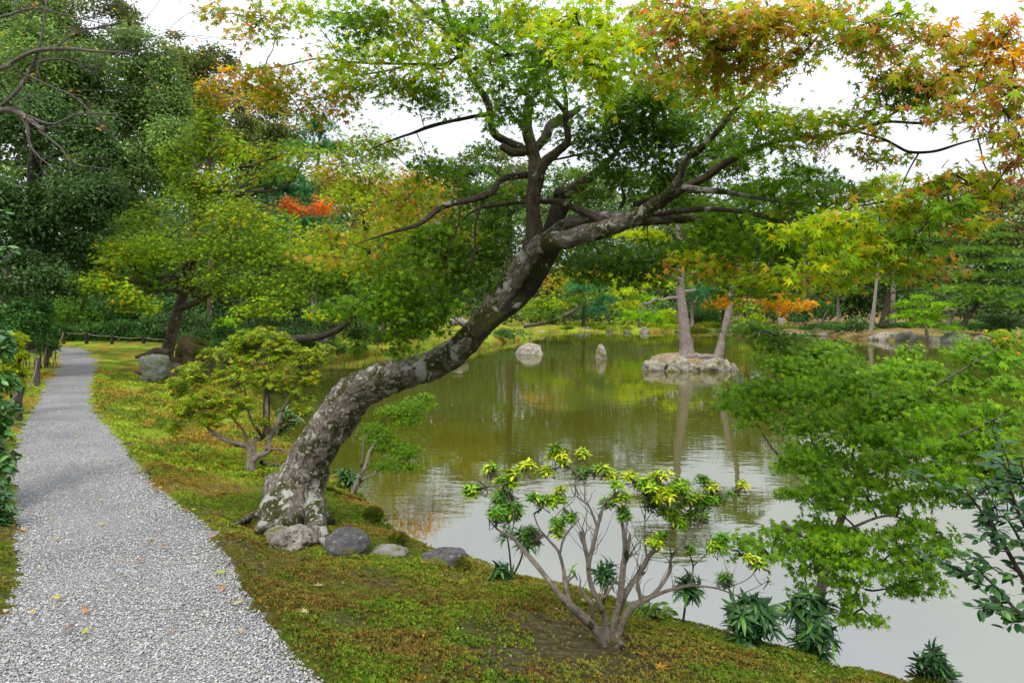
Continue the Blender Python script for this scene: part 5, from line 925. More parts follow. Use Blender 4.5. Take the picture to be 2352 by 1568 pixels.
# dark drooping rosette plants along the bank
def lance_plant(label, base_px, heads, leaf, berries=False, pal='ARD', stemw=6, per=15, T_=TL):
    b = G(*base_px); d = b[1]; t = thing('lance_leaved_plant', label, 'plant', b, 'dark green lance leaved plants along the bank'); S = []
    for (hx, hy, r, n) in heads:
        c_ = P(hx, hy, d); rr = r*d/F; q = np.array([[*b, stemw*.5*d/F], [*((b+c_)/2+R.normal(0, .01, 3)), stemw*.42*d/F], [*(c_-[0, 0, rr*.25]), stemw*.3*d/F]]); v, f, bk = tube(q, 6, 4); mk('stem', v, f, M_bark, t, bk=bk, smooth=True)
        o = rosettes(c_-[0, 0, rr*.1], np.array([rr*.6, rr*.6, rr*.55]), int(n*1.8), leaf*.8, per-3, pal, T_, up=.8, spread=1.0, bias=(0, 0, .3), tilt=1.1); S.append(o[:4])
        if berries:
            bb = []
            tv, tf = ico()
            p = c_-[0, 0, rr*.75]+rdir(14)*[rr*.7, rr*.5, rr*.12]; v, f, cc = inst(tv, tf, p, frames(rdir(14), rdir(14)), np.full(14, .006), np.full((14, 3), .02)); mk('berries', v, f, M_col, t, col=cc, kind='stuff')
    A, B, C, D = [np.concatenate([s[i] for s in S]) for i in range(4)]; split_leaves(T_, A, B, C, D, (M_gloss, M_glosso), t, n=300); return t
lance_plant('small rosette of drooping leaves on the bank left of the pale stemmed shrub', (1162, 1335), [(1152, 1308, 36, 4)], .115)
lance_plant('leafy plant with a thin bare stem behind the left limb of the pale stemmed shrub', (1175, 1330), [(1205, 1232, 40, 5), (1165, 1225, 26, 2)], .12, stemw=5)
lance_plant('leafy head seen between the stems of the pale shrub with an upright shoot', (1386, 1392), [(1390, 1318, 33, 6), (1396, 1296, 14, 1)], .11, stemw=4, per=12)
lance_plant('slender plant with black berries hanging below its leaves', (1567, 1440), [(1578, 1342, 40, 6)], .125, True, stemw=6)
lance_plant('largest bushy clump of lance leaves standing on the mossy edge', (1722, 1488), [(1705, 1405, 42, 4), (1750, 1410, 42, 4), (1728, 1385, 36, 3), (1700, 1445, 40, 3), (1757, 1448, 38, 3), (1728, 1462, 30, 2)], .12)
lance_plant('tall tangled clump of lance leaves around the foot of the young maple', (1855, 1512), [(1840, 1380, 42, 4), (1885, 1395, 38, 3), (1860, 1430, 45, 4), (1890, 1450, 42, 3), (1845, 1475, 40, 3), (1895, 1492, 38, 2), (1870, 1510, 34, 2)], .12)
lance_plant('single rosette plant standing alone against the water at the bottom right', (2142, 1560), [(2145, 1525, 44, 5), (2120, 1540, 30, 2), (2172, 1540, 30, 2), (2148, 1500, 24, 2)], .105)
lance_plant('dark leafy plant between the big trunk and the maple sapling', (795, 1122), [(790, 1095, 28, 4), (815, 1100, 18, 2)], .13)
lance_plant('blue green plant behind the azalea stems beside the water', (640, 1000), [(640, 985, 28, 4), (668, 965, 30, 4), (655, 945, 26, 3)], .15, pal='HED')
# arching broad leaved plant under the pale shrub
fb = G(1500, 1428); t = thing('arching_plant', 'low arching plant with paired oval leaves behind the pale stemmed shrub', 'plant', fb); S = [[], [], [], []]
for (ex, ey) in ((1452, 1390), (1482, 1378), (1515, 1384), (1542, 1400), (1552, 1432), (1530, 1448), (1475, 1395)):
    e = P(ex, ey, fb[1]+R.normal(0, .05)); w_ = wobble(fb, e, 5, .1, .5); v, f, bk = tube(np.c_[w_, np.linspace(.004, .002, 5)], 5, 3); mk('stem', v, f, M_twig, t, bk=bk)
    s = cat(w_, 3)[3:]; tn = np.gradient(s, axis=0); sd = np.cross(tn, [0, 0, 1]); sd /= np.linalg.norm(sd, axis=1)[:, None]
    for k in (-1, 1): S[0].append(s); S[1].append(frames(sd*k+tn/np.linalg.norm(tn, axis=1)[:, None]*.5-[0, 0, .3], np.array([[0, -.2, 1.]])+rdir(len(s))*.3)); S[2].append(.06*R.uniform(.7, 1.1, len(s))); S[3].append(pcol('G', len(s))*.8)
A, B, C, D = map(np.concatenate, S); split_leaves(TC, A, B, C, D, (M_gloss, M_glosso), t)
# camellia at the right edge: branches come in from a bush standing outside the frame
def leafy_branches(name, label, cat_, base, brs, leaf, T_, pal, lm, step=.022, mat=M_twig, per=2, droop=.35, npart=300, wid=.05, sub=4):
    t = thing(name, label, cat_, base); S = [[], [], [], []]; tw = []
    for r in brs:
        q = pxt(r); v, f, bk = tube(q, 8, 6, .05); mk('branch', v, f, mat, t, bk=bk, smooth=True); s = cat(q, 10)[:, :3]; lines = [s]
        L_ = np.linalg.norm(s[-1]-s[0])
        for _ in range(sub): a = s[R.integers(len(s)//4, len(s))]; e = a+(rdir(1)[0]*[1, .6, .8]+(s[-1]-s[0])/L_*.6)*L_*.32; w_ = wobble(a, e, 5, .2); lines.append(cat(w_, 4)); tw.append(tube(np.c_[w_, np.linspace(.0035, .0015, 5)], 4, 3, cap=False))
        for s in lines:
            LL = np.linalg.norm(np.diff(s, axis=0), axis=1).sum(); n = int(LL/step)*per; k = R.uniform(.15 if len(s) > 20 else 0, 1.0, n)*(len(s)-1.001); i0 = k.astype(int); fr = (k-i0)[:, None]; p = s[i0]*(1-fr)+s[i0+1]*fr; tn = s[i0+1]-s[i0]; tn /= np.linalg.norm(tn, axis=1)[:, None]+1e-9
            sd = rdir(n); S[0].append(p+sd*.01); S[1].append(frames(sd+tn*.7-[0, 0, droop], np.array([[0, -.2, 1.]])+rdir(n)*.55)); S[2].append(leaf*R.uniform(.65, 1.15, n)); S[3].append(pcol(pal, n))
    if tw: v, f, bk = join(tw); mk('twigs', v, f, mat, t, bk=bk, kind='stuff')
    A, B, C, D = map(np.concatenate, S); split_leaves(T_, A, B, C, D, lm, t, n=npart); return t
cb = onground(np.array([3.6, 2.6, 0])); 
leafy_branches('camellia_bush', 'dark glossy camellia reaching in from the right edge over the water', 'shrub', cb,
  [[(2420, 1420, 16, 2.9), (2352, 1330, 12, 2.95), (2300, 1240, 9, 3.0), (2255, 1175, 6, 3.05), (2215, 1120, 3, 3.1)], [(2420, 1400, 14, 2.9), (2380, 1260, 11, 2.9), (2345, 1190, 8, 2.9), (2320, 1120, 5, 2.95), (2305, 1070, 3, 3.0)], [(2420, 1460, 12, 2.8), (2352, 1420, 9, 2.8), (2290, 1350, 6, 2.85), (2240, 1310, 4, 2.9), (2200, 1322, 2, 2.9)],
   [(2430, 1300, 10, 2.7), (2385, 1190, 8, 2.75), (2360, 1120, 5, 2.8), (2345, 1050, 3, 2.8)], [(2430, 1500, 10, 2.8), (2380, 1440, 8, 2.8), (2320, 1405, 5, 2.8), (2270, 1372, 3, 2.8)], [(2430, 1350, 10, 3.1), (2370, 1290, 8, 3.1), (2310, 1190, 5, 3.1), (2250, 1200, 3, 3.15)]],
  .055, TC, 'ARD', (M_gloss, M_glosso), step=.024, mat=M_bark, sub=5)
# ------------------------------------------------------------------ left edge: camellia and light shrub beside the fence
lb_ = onground(np.array([-4.9, 5.6, 0]))
def dense_bush(name, label, base, rows, leaf, T_, pal, lm, cover=2.6, npart=300, br_=()):
    t = thing(name, label, 'shrub', base); S = []
    for px, py, rx, ry, d in rows:
        c_ = P(px, py, d); rad = np.array([rx*d/F, rx*d/F, ry*d/F]); n = int(cover*math.pi*rad[0]*rad[2]/(AREA['blade']*leaf*leaf)); p, out, tone = cloud(n, c_, rad, 8, .3); M, sz = leafset(p, out, leaf, .7, .6, .35); S.append((p, M, sz, pcol(pal, n)*tone[:, None]))
        w_ = wobble(np.array(base, float), c_, 5, .1); v, f, bk = tube(np.c_[w_, np.linspace(.016, .006, 5)], 6, 3); mk('branch', v, f, M_bark, t, bk=bk, smooth=True)
    A, B, C, D = [np.concatenate([q[i] for q in S]) for i in range(4)]; split_leaves(T_, A, B, C, D, lm, t, n=npart); return t
dense_bush('camellia_bush', 'glossy camellia bush pressing in at the left edge beside the gravel', lb_, [(-22, 790, 36, 50, 5.8), (-16, 880, 38, 55, 5.7), (-20, 960, 42, 50, 5.6), (-22, 1040, 46, 55, 5.5), (-26, 1120, 44, 50, 5.3), (-30, 1180, 48, 50, 5.2), (-50, 1260, 60, 60, 5.0), (8, 800, 18, 30, 5.7), (12, 930, 20, 30, 5.6), (12, 1060, 20, 30, 5.4)], .075, TC, 'HED', (M_gloss, M_glosso), 3.2)
leafy_branches('camellia_branch', 'camellia spray with shiny leaves hanging in at the left edge above the hedge', 'shrub', onground(np.array([-4.2, 3.6, 0])),
  [[(-160, 1100, 26, 3.7), (-120, 800, 20, 3.7), (-80, 620, 12, 3.7), (-50, 580, 7, 3.7), (-5, 575, 4, 3.7), (25, 570, 2, 3.7)], [(-110, 700, 12, 3.7), (-60, 500, 8, 3.7), (-30, 480, 5, 3.7), (5, 490, 2, 3.7)], [(-90, 640, 10, 3.7), (-40, 620, 6, 3.7), (5, 590, 3, 3.7)]],
  .05, TC, 'HED', (M_gloss, M_glosso), step=.022, mat=M_bark, sub=0)
shrub('pale_shrub', 'light green fine leaved shrub growing through the rope fence by the left path edge', PZ(38, 950, 0), [[(38, 965, 8, 10), (36, 900, 6, 10), (42, 840, 4, 10)], [(38, 960, 6, 10), (55, 890, 4, 10)], [(36, 960, 6, 10), (20, 880, 4, 10)]],
[(34, 775, 28, 16, 10, 'YG', 22), (45, 815, 24, 20, 10, 'GY', 30), (28, 850, 30, 22, 10, 'GY', 34), (52, 855, 22, 20, 10, 'GY', 24), (40, 890, 26, 18, 10, 'G', 26), (15, 830, 22, 30, 10, 'GY', 26)], M_twig, .075, 9, TN, 120, (M_leaf, M_leafo))
shrub('fern_like_shrub', 'narrow leaved dark green shrub at the very left bottom of the camellia', PZ(0, 1250, 0), [[(-30, 1260, 10, 4.9), (-10, 1200, 8, 4.9), (5, 1150, 4, 4.9)]],
  [(0, 1150, 24, 22, 4.9, 'ARD', 14), (5, 1190, 24, 22, 4.9, 'ARD', 16), (-10, 1230, 26, 20, 4.8, 'ARD', 14)], M_twig, .08, 11, TL, 80, (M_gloss, M_glosso))
# bare cherry boughs top left, the tree stands outside the frame
chb = onground(np.array([-7.6, 6.5, 0]))
leafy_branches('cherry_tree', 'nearly bare cherry boughs with a few yellow leaves entering at the top left', 'tree', chb,
  [[(-660, 1150, 130, 6.5), (-560, 700, 110, 6.5), (-400, 400, 60, 6.5), (-150, 270, 26, 6.4), (0, 253, 14, 6.3), (45, 260, 12, 6.3), (100, 300, 8, 6.2)], [(45, 260, 9, 6.3), (62, 290, 8, 6.3), (68, 330, 6, 6.3), (85, 355, 4, 6.3), (120, 385, 2, 6.3)], [(-400, 400, 30, 6.5), (-150, 180, 18, 6.4), (0, 158, 11, 6.2), (30, 142, 9, 6.2), (80, 118, 9, 6.1), (150, 112, 8, 6.1), (220, 118, 6, 6.1), (300, 122, 3, 6.1)],
   [(0, 245, 8, 6.3), (40, 210, 7, 6.2), (70, 160, 6, 6.2), (90, 110, 5, 6.1), (100, 50, 4, 6.1), (110, -10, 3, 6.1)], [(30, 218, 6, 6.2), (90, 145, 5, 6.2), (160, 140, 4, 6.2), (220, 175, 2, 6.2)], [(60, 265, 6, 6.2), (120, 285, 5, 6.2), (180, 262, 4, 6.2), (260, 262, 2, 6.2)],
   [(55, 170, 6, 6.2), (120, 200, 4, 6.2), (180, 230, 3, 6.2), (240, 300, 2, 6.2)], [(-100, 60, 10, 6.3), (0, 40, 7, 6.2), (80, 20, 5, 6.2), (170, 40, 3, 6.2), (260, 60, 2, 6.2)], [(120, 115, 6, 6.1), (170, 80, 4, 6.1), (240, 60, 3, 6.1), (340, 40, 2, 6.1)], [(90, 300, 5, 6.2), (140, 340, 4, 6.2), (170, 375, 3, 6.2), (260, 390, 2, 6.2)]],
  .05, TC, 'OB', (M_leaf, M_leafo), step=.62, mat=M_grey, per=1, npart=80, sub=12)
# ------------------------------------------------------------------ stump, roots, fence
sm = P(440, 838, 17.3); sm = onground(sm); t = thing('tree_stump', 'broad old stump with a mossy top standing behind the forked maple trunk', 'stump', sm)
rs = [(0, .58), (.12, .52), (.3, .46), (.55, .42), (.78, .40), (.92, .36), (.98, .25), (1.0, .02)]
v, f, bk = tube(np.array([[sm[0]+.02*i, sm[1], sm[2]-.05+h*.98, r] for i, (h, r) in enumerate(rs)]), 40, 5, .10, 7, flare=lambda L_, a: 1+.10*np.cos(a*7)+.06*np.cos(a*12+1)+.3*np.exp(-L_/.15), freq=4)
mk('trunk', v, f, barkmat('rotten_stump_bark', (.02, .014, .009), (.16, .105, .06), .0, .7), t, bk=bk, smooth=True)
n = 5200; a = R.uniform(0, 6.28, n); r = np.sqrt(R.random(n))*.44; p = np.stack([sm[0]+.1+r*np.cos(a), sm[1]+r*np.sin(a), sm[2]+.90-.35*r*r/.2+.02*R.random(n)], 1)
tv = np.array([[0, 0, -.2], [.75, .25, .75], [.2, .5, .95], [-.35, .75, .8], [-.5, .2, .95], [-.7, -.35, .7], [-.1, -.45, 1.]]); tf = np.array([[0, 1, 2], [0, 3, 4], [0, 5, 6]])
v, f, cc = inst(tv, tf, p, frames(rdir(n), rdir(n)*.4+[0, 0, 1]), R.uniform(.03, .05, n), np.full((n, 3), .9)*R.uniform(.6, 1.2, (n, 1)), .15); mk('moss_cap', v, f, M_sprig, t, col=cc, kind='stuff')
for k, q in enumerate(([(385, 815, 26, 18), (360, 808, 22, 17.9), (335, 815, 14, 17.7), (310, 820, 6, 17.6)], [(350, 858, 16, 15.6), (325, 856, 12, 15.4), (308, 852, 5, 15.3)], [(400, 840, 20, 17.0), (425, 848, 14, 16.6), (455, 852, 8, 16.4)])):
    q = pxt(q); b = q[0, :3]; v, f, bk = tube(q, 10, 6, .1, k); o = mk('surface_root', v, f, M_bark, None, bk=bk, smooth=True, loc=b)
    tag(o, ['long brown root running over the moss left of the forked trunk', 'short root poking out left of the standing stone', 'low root creeping right from the standing stone'][k], 'root')
def fence(name, label, posts, rope=(.012,), mat=M_twig, r=.045, hp=None, col_=None, sag=.06, top=.06, rails=1):
    """posts: (px, y top, y foot, depth)"""
    t = thing(name, label, 'fence', P(posts[0][0], posts[0][2], posts[0][3])); tops = []
    for px, yt, yf, d in posts:
        a = P(px, yf, d); b = P(px, yt, d); v, f, bk = tube(np.array([[a[0], a[1], a[2]-.1, r], [*((a+b)/2), r*.97], [b[0], a[1], b[2], r*.95]]), 10, 3, .04, int(px) % 9); mk('post', v, f, mat, t, bk=bk, smooth=True); tops.append(np.array([b[0], a[1], b[2], a[2]]))
    for a, b in zip(tops[:-1], tops[1:]):
        for k in range(rails):
            h = top+k*.28; w_ = wobble(a[:3]-[0, 0, h], b[:3]-[0, 0, h], 6, .004, -sag*3); v, f, bk = tube(np.c_[w_, np.full(6, rope[0])], 6, 3); mk('rope', v, f, M_rope, t, bk=bk, smooth=True)
    return t
M_rope = barkmat('pale_rope', (.18, .15, .10), (.42, .36, .26)); M_post = barkmat('weathered_post', (.05, .045, .04), (.22, .20, .17), .0, .2)
fence('rope_fence', 'low fence of weathered posts and pale rope along the left side of the gravel path', [(-30, 905, 1010, 7.6), (41, 892, 966, 9.4), (85, 820, 886, 13.3), (106, 790, 845, 17.3)], (.011,), M_post, .055)
fence('rope_fence', 'dark posted rope fence crossing behind the path bend in front of the camellia hedge', [(112, 768, 812, 21), (146, 760, 792, 27), (199, 762, 793, 27.5), (257, 768, 786, 27.5), (330, 771, 787, 27.5), (400, 773, 789, 27)], (.016,), M_dark, .07)
fence('rail_fence', 'thin dark rail fence on the far bank below the big rounded hedge', [(1810, 735, 748, 60), (1850, 735, 749, 60), (1890, 736, 750, 60), (1940, 738, 751, 58)], (.03,), M_dark, .05, top=.1, sag=0, rails=2)
# ------------------------------------------------------------------ island with two pines
ic = PZ(1582, 850, WZ); id_ = ic[1]
isl = thing('pine_island', 'little rocky island of brown needle litter carrying two pine trunks', 'island', ic)
rock('soil', '', (ic[0], id_+.70, WZ+.02), (1.40, .75, .60), stonemat('needle_litter', (.10, .065, .04), (.36, .27, .17), .05, 9, (.45, .38, .27), .64), 41, amp=.08, parent=isl)
for k, (px, w_, h_, dy_) in enumerate(((1500, 46, 34, .1), (1528, 34, 26, .2), (1556, 54, 44, -.1), (1585, 46, 24, 0), (1612, 46, 22, .05), (1642, 56, 42, -.05), (1664, 34, 36, .2), (1683, 24, 18, .3), (1490, 26, 18, .35), (1625, 30, 16, -.1))):
    d = id_+dy_-.12; c_ = P(px, 845, d); rock('stone', '', (c_[0], d, WZ+.05), (w_*.5*d/F*1.0, w_*.40*d/F, h_*.5*d/F*1.05), M_pstone if k % 3 != 1 else M_stone, 50+k, amp=.36, res=18, parent=isl)
for q in ([(1600, 820, 14), (1625, 818, 12), (1645, 822, 9), (1652, 832, 6)], [(1595, 818, 12), (1560, 822, 9), (1535, 832, 6)], [(1610, 815, 10), (1630, 826, 9), (1650, 815, 8), (1662, 812, 6)]):
    qq = pxt([(*r, id_+.25) for r in q]); v, f, bk = tube(qq, 8, 5, .1, 3); mk('root', v, f, M_grey, isl, bk=bk, smooth=True)
def pine2(label, rows, brs, blobs, seed):
    tr = pxt(rows); t = thing('island_pine', label, 'tree', tr[0, :3]); v, f, bk = tube(tr, 20, 10, .09, seed, flare=lambda L_, a: 1+.25*np.exp(-L_/.3), freq=5); mk('trunk', v, f, M_pine, t, bk=bk, smooth=True)
    for q in brs: v, f, bk = tube(pxt(q), 9, 6, .12, seed+1); mk('branch', v, f, M_pine, t, bk=bk, smooth=True)
    A, B, C, D = [], [], [], []
    for px, py, rx, ry, d, pal in blobs:
        c_ = P(px, py, d); rad = np.array([rx*d/F, rx*d/F*.8, ry*d/F]); n = int(math.pi*rad[0]**2*260); k = rdir(9)*.6; ii = R.integers(0, 9, n); q = R.normal(0, .26, (n, 3)); q[:, 2] = np.abs(q[:, 2])*.5+.3-(q[:, 0]**2+q[:, 1]**2)*2
        A.append(c_+(k[ii]+q)*rad); B.append(frames(rdir(n), np.stack([q[:, 0], q[:, 1], np.full(n, .4)], 1)+rdir(n)*.2)); C.append(.14*R.uniform(.7, 1.3, n)); D.append(pcol(pal, n))
    A, B, C, D = map(np.concatenate, (A, B, C, D)); build('crown', TP, A, B, C, D, M_need, t)
d1, d2 = id_+.5, id_+.35
pine2('straight grey barked island pine with one broken side branch', [(1577, 815, 30, d1), (1574, 780, 27, d1), (1570, 740, 25, d1), (1566, 700, 21, d1), (1563, 665, 19, d1), (1562, 630, 17, d1), (1561, 560, 14, d1), (1555, 480, 12, d1), (1560, 400, 8, d1)],
  [[(1562, 684, 9, d1), (1540, 684, 8, d1), (1520, 690, 7, d1-.1), (1505, 688, 7, d1-.1), (1490, 696, 5, d1-.2), (1478, 694, 3, d1-.2)], [(1500, 690, 4, d1-.1), (1490, 702, 4, d1-.2), (1500, 712, 3, d1-.2), (1510, 722, 2, d1-.2)], [(1495, 696, 3, d1-.2), (1470, 700, 3, d1-.3), (1480, 712, 2, d1-.3), (1465, 722, 1.5, d1-.3)], [(1568, 670, 9, d1), (1590, 668, 8, d1), (1598, 664, 7, d1)]],
  [(1560, 420, 70, 18, d1, 'PIN'), (1520, 460, 60, 16, d1, 'PIN'), (1600, 470, 60, 16, d1, 'PIN'), (1480, 545, 60, 14, d1+.5, 'PINY'), (1640, 540, 55, 14, d1+.5, 'PINY')], 6)
pine2('crooked island pine with flaking bark leaning right', [(1646, 826, 20, d2), (1655, 795, 18, d2), (1658, 775, 13, d2), (1668, 740, 15, d2), (1676, 700, 14, d2), (1682, 665, 12, d2), (1692, 640, 12, d2), (1702, 600, 10, d2), (1700, 520, 7, d2)],
  [[(1684, 665, 8, d2), (1694, 652, 8, d2), (1700, 646, 6, d2)], [(1672, 740, 5, d2), (1690, 735, 4, d2), (1702, 722, 2, d2)]], [(1705, 510, 60, 16, d2, 'PIN'), (1740, 550, 50, 14, d2, 'PIN'), (1670, 560, 45, 12, d2, 'PIN')], 9)
# stones in the pond and along its shores
def waterrock(label, px, py, w_, h_, mat, seed, **k):
    c_ = PZ(px, py, WZ); d = c_[1]; return rock('pond_stone', label, (c_[0], d+w_*.3*d/F, WZ-.02), (w_*.5*d/F*.9, w_*.36*d/F, h_*d/F*.74), mat, seed, **k)
waterrock('broad dome shaped pale rock standing in the pond right of the leaning trunk', 1218, 814, 70, 34, M_pstone, 61, amp=.12)
waterrock('pointed upright pale rock in the pond between dome rock and island', 1382, 824, 28, 40, M_pstone, 62, amp=.22)
shore = [(1330, 748, 30, 22), (1318, 742, 14, 26), (1440, 760, 16, 8), (1480, 760, 22, 14), (1290, 752, 24, 12), (1350, 754, 20, 10), (1400, 757, 14, 8), (1520, 757, 20, 9), (1560, 758, 18, 7), (1720, 759, 16, 8), (1750, 762, 22, 9), (1775, 762, 14, 10), (1800, 764, 24, 6), (1830, 765, 30, 6), (1860, 766, 26, 6), (1890, 767, 20, 7), (1935, 766, 32, 18), (1965, 770, 22, 10),
         (2012, 776, 30, 14), (2040, 777, 50, 22), (2075, 778, 40, 26), (2105, 779, 30, 18), (2150, 781, 40, 16), (2185, 782, 40, 22), (2215, 780, 30, 18), (2255, 778, 30, 14), (2310, 765, 60, 34), (2180, 760, 24, 14), (1240, 764, 22, 9), (1205, 772, 26, 8), (1130, 784, 24, 8), (1060, 794, 22, 8)]
def shore_label(k, px, w_, h_):
    tone = ['weathered grey', 'pale cream', 'greenish grey'][k % 3]; form = 'upright' if h_ > w_*.8 else 'flat' if h_ < w_*.36 else 'rounded'
    zone = next(z for lim, z in ((1100, 'on the left bank under the leaning trunk'), (1215, 'on the mossy left bank near the dome rock'), (1250, 'left of the orange tinged maple'), (1300, 'below the orange tinged maple'), (1340, 'under the long leaning pine'), (1420, 'between leaning pine and bright drooping pine'), (1500, 'below the bright drooping pine'),
        (1600, 'behind the straight island pine'), (1740, 'behind the crooked island pine'), (1790, 'below the stone post'), (1850, 'left end of the rail fence'), (1920, 'below the rail fence'), (1980, 'left of the pale pole'), (2060, 'just right of the pole'), (2120, 'below the bright layered pine'), (2200, 'right of the layered pine'), (2280, 'below the large layered pine'), (9999, 'at the far right edge')) if px < lim)
    return f'{tone} {form} {"tall" if h_ > 20 else "knee high" if h_ > 15 else "low" if w_ < 26 else "long low"} shore stone {zone}'
for k, (px, py, w_, h_) in enumerate(shore):
    c_ = PZ(px, py+4.5, WZ); d = c_[1]; o = rock('shore_stone', shore_label(k, px, w_, h_), (c_[0], d, WZ+.05), (w_*.55*d/F, w_*.4*d/F, h_*.8*d/F), [M_stone, M_pstone, M_gstone][k % 3], 70+k, amp=.25, res=12)
    o['group'] = 'edging stones along the far shore'
p_ = P(1795, 748, 58); a_ = .26; rock('stone_post', 'short pale square stone post on the far bank', (p_[0], p_[1], p_[2]+.25), (.27, .22, .42), M_pstone, 99, amp=.03, sharp=8, res=14, cat_='stone post')
# lantern
lp = onground(P(2179, 760, 46)); t = thing('stone_lantern', 'grey stone lantern half hidden behind the bright layered pine', 'stone lantern', lp); lz = P(2179, 716, 46)[2]
def lathe(rows, n=12):
    v = []; 
    for r, z in rows: v += [[r*math.cos(2*math.pi*i/n), r*math.sin(2*math.pi*i/n), z] for i in range(n)]
    i = np.arange(len(rows)-1)[:, None]*n; j = np.arange(n)[None]; return np.array(v), np.stack([i+j, i+(j+1) % n, i+n+(j+1) % n, i+n+j], -1).reshape(-1, 4)
for nm, rows in (('base', [(.0, -.1), (.34, -.1), (.34, .12), (.22, .2)]), ('shaft', [(.15, .18), (.13, .5), (.15, lz-lp[2]-.35)]), ('platform', [(.13, lz-lp[2]-.36), (.33, lz-lp[2]-.28), (.33, lz-lp[2]-.2), (.0, lz-lp[2]-.199)]), ('light_chamber', [(.2, lz-lp[2]-.2), (.2, lz-lp[2]+.08)]), ('roof', [(.0, lz-lp[2]+.06), (.48, lz-lp[2]+.08), (.46, lz-lp[2]+.15), (.18, lz-lp[2]+.32), (.07, lz-lp[2]+.36)]), ('finial', [(.07, lz-lp[2]+.35), (.1, lz-lp[2]+.42), (.0, lz-lp[2]+.52)])):
    v, f = lathe(rows); mk(nm, v+lp, f, M_stone, t)
# thin pale poles on the far right bank
for lb, q in (('slim pale leaning pole of a young trunk at the far right shore', [(2000, 764, 11, 46), (2004, 735, 10, 46), (2008, 700, 8, 46), (2014, 640, 6, 46), (2018, 590, 4, 46)]), ('thin pale stick slanting out of the brown far bank', [(1868, 762, 3, 54), (1885, 740, 3, 54), (1902, 712, 2.4, 54)])):
    q = pxt(q); v, f, bk = tube(q, 8, 6, .05); o = mk('bare_pole', v, f, M_grey, None, bk=bk, smooth=True, loc=q[0, :3]); tag(o, lb, 'pole')
q = pxt([(1075, 745, 14, 40), (1050, 738, 20, 40), (1032, 742, 12, 40)]); v, f, bk = tube(q, 10, 5, .3, 3); o = mk('root_clump', v, f, M_grey, None, bk=bk, smooth=True, loc=q[0, :3]); tag(o, 'pale uprooted root clump on the mossy far left slope', 'root')
q = pxt([(628, 1006, 8, 9.9), (613, 975, 15, 9.9), (613, 900, 16, 9.9), (612, 870, 14, 9.9)]); v, f, bk = tube(q, 10, 5, .05, 3); o = mk('black_post', v, f, M_dark, None, bk=bk, smooth=True, loc=q[0, :3]); tag(o, 'black upright prop post seen through the azalea bush', 'post')
q = pxt([(742, 815, 12, 15), (742, 780, 12, 14.6)]); v, f, bk = tube(q, 10, 5, .02, 3); o = mk('prop_post', v, f, M_grey, None, bk=bk, smooth=True, loc=q[0, :3]); tag(o, 'pale prop post holding up the low horizontal trunk', 'post')
# ------------------------------------------------------------------ fallen leaves
USED = set()
def fallen(px, py, kind, size, lb=None, grp=None):
    p = G(px, py); rc = {'y': (.62, .46, .03), 'o': (.56, .24, .04), 'r': (.34, .10, .06), 'b': (.20, .10, .05), 'g': (.42, .46, .06), 'p': (.55, .42, .20), 'w': (.55, .48, .36)}[kind]
    T_ = T7 if kind in 'yorgp' and size > .03 else TC; key = ('fal', id(T_[0]))
    if key not in LEAFMESH: tv_ = T_[0].copy(); tv_[:, 2] *= -.6; LEAFMESH[key] = mesh('fallen_leaf', tv_, T_[1], M_leafo)
    o = link(bpy.data.objects.new('fallen_leaf', LEAFMESH[key])); fr = frames(rdir(1)*[1, 1, 0], np.array([[0, 0, 1.]])+rdir(1)*.22)[0]
    m4 = np.eye(4); m4[:3, :3] = (fr*size).T; p = p if grp == 'moss' or path_sd(p[:1][None], p[1:2][None])[0, 0] > .05 else np.array([p[0], p[1], -.016]); m4[:3, 3] = p+[0, 0, .014+.15*size]; o.matrix_basis = Matrix(m4.tolist()); o.color = (*[c_*R.uniform(.8, 1.15) for c_ in rc], 1)
    if not lb:
        cw = {'y': 'yellow', 'o': 'orange', 'r': 'dull red', 'b': 'brown', 'g': 'yellow green', 'p': 'buff', 'w': 'tan'}[kind]; sw = 'tiny' if size < .024 else 'small' if size < .033 else 'broad'
        if grp == 'path':
            e = path_sd(p[:1][None], p[1:2][None])[0, 0]; mid = prc[np.argmin(np.abs(prc[:, 1]-p[1]))]; si = 'mid' if e < -.38 else 'right edge of' if np.hypot(*(mid-p[:2])) < .5 else 'left edge of'
            zn = next(z for l_, z in ((3.6, 'at the very bottom'), (4.2, 'level with the lance plants'), (4.8, 'level with the pale shrub'), (5.4, 'level with the boulders'), (6.2, 'level with the maple foot'), (7.2, 'level with the azalea foot'), (8.4, 'level with the first post'), (10.5, 'beside the azalea crown'), (12.5, 'past the azalea'), (15, 'before the standing stone'), (18, 'level with the stump'), (99, 'near the far bend')) if p[1] < l_)
            lb = f'{sw} {cw} leaf, {si} gravel path, {zn}'
        else:
            zn = next(z for l_, z in ((3.9, 'at the very bottom'), (4.5, 'below the boulders'), (5.3, 'in line with the boulders'), (7, 'near the maple foot'), (10, 'beside the azalea'), (99, 'near the standing stone')) if p[1] < l_); sx = 'left' if px < 500 else 'mid left' if px < 900 else 'middle' if px < 1300 else 'right'
            lb = f'{sw} {cw} leaf on {sx} moss {zn}'
        if lb in USED: bpy.data.objects.remove(o); return
        USED.add(lb)
    o['label'] = lb; o['category'] = 'leaf'
    if grp: o['group'] = {'path': 'fallen leaves on the gravel path', 'moss': 'fallen leaves on the moss'}[grp]
fallen(509, 1333, 'g', .055, 'bright yellow green maple leaf at the right edge of the gravel'); fallen(514, 1374, 'o', .05, 'orange yellow maple leaf on the gravel below the bright green one'); fallen(145, 1476, 'b', .065, 'large curled brown leaf on the gravel, bottom left')
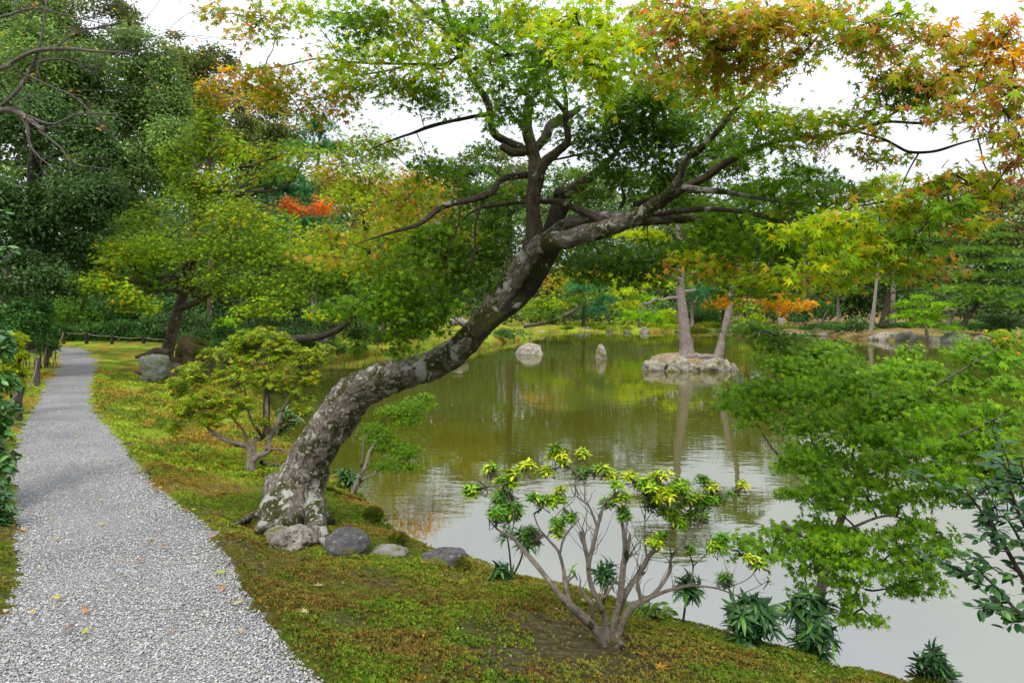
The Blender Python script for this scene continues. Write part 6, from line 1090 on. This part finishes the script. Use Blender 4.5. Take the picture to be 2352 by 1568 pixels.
fallen(193, 1474, 'g', .04, 'pale green leaf right of the large curled brown leaf'); fallen(733, 1358, 'p', .06, 'cream yellow maple leaf on moss below the dark boulder'); fallen(703, 1420, 'p', .055, 'pale green maple leaf on moss near the path edge')
fallen(1512, 1548, 'o', .07, 'orange maple leaf on the moss below the pale stemmed shrub'); fallen(970, 1297, 'o', .05, 'orange maple leaf beside the flat stone'); fallen(1372, 1392, 'w', .06, 'curled tan leaf on the moss behind the pale stemmed shrub')
R2 = np.random.default_rng(5)
for k in range(190):
    t_ = R2.random()**.8; i = int((.08+.75*t_)*(len(prc)-1)); s = R2.random()**.7*(1 if R2.random() < .5 else 1); s = .03+.94*(R2.random() if k % 2 else (R2.random()**3 if k % 4 else 1-R2.random()**3*.5)); p = plc[i]*(1-s)+prc[i]*s
    x, y, _ = proj(np.array([p[0], p[1], -.02]))
    if 0 < x < 2352 and y < 1568: fallen(x, y, 'yorbobyrw'[R2.integers(0, 9)], R2.uniform(.02, .042)*(1.5 if y < 1000 else 1.1), None, 'path')
for k in range(95):
    x = R2.uniform(230, 2000); y = R2.uniform(850, 1560); q = G(x, y)
    if q[2] > WZ+.15 and path_sd(q[:1][None], q[1:2][None])[0, 0] > .05 and sdf(q[:1][None], q[1:2][None])[0, 0] > .05: fallen(x, y, 'rorbwrp'[R2.integers(0, 7)], R2.uniform(.018, .036)*(1 if y > 1100 else 1.5), None, 'moss')

# pale bits of litter on the near moss
n = 2600; q = np.stack([R.uniform(-4, 2.6, n), 2.7+6*R.random(n)**1.4], 1); k = (sdf(q[:, 0], q[:, 1]) > .04) & (path_sd(q[:, 0], q[:, 1]) > -.22); q = q[k]; n = len(q)
v, f, cc = inst(TQ[0], TQ[1], np.concatenate([q, (H(q[:, 0], q[:, 1])+.012)[:, None]], 1), frames(rdir(n)*[1, 1, .1], rdir(n)*.4+[0, 0, 1]), R.uniform(.006, .022, n), np.array([[.5, .42, .3], [.3, .12, .06], [.42, .22, .08], [.16, .09, .05], [.5, .45, .2]])[R.choice(5, n, p=[.2, .3, .15, .25, .1])])
o = mk('leaf_litter', v, f, M_leaf, col=cc, kind='stuff'); tag(o, 'tiny dry leaf bits scattered over the moss bank', 'litter')
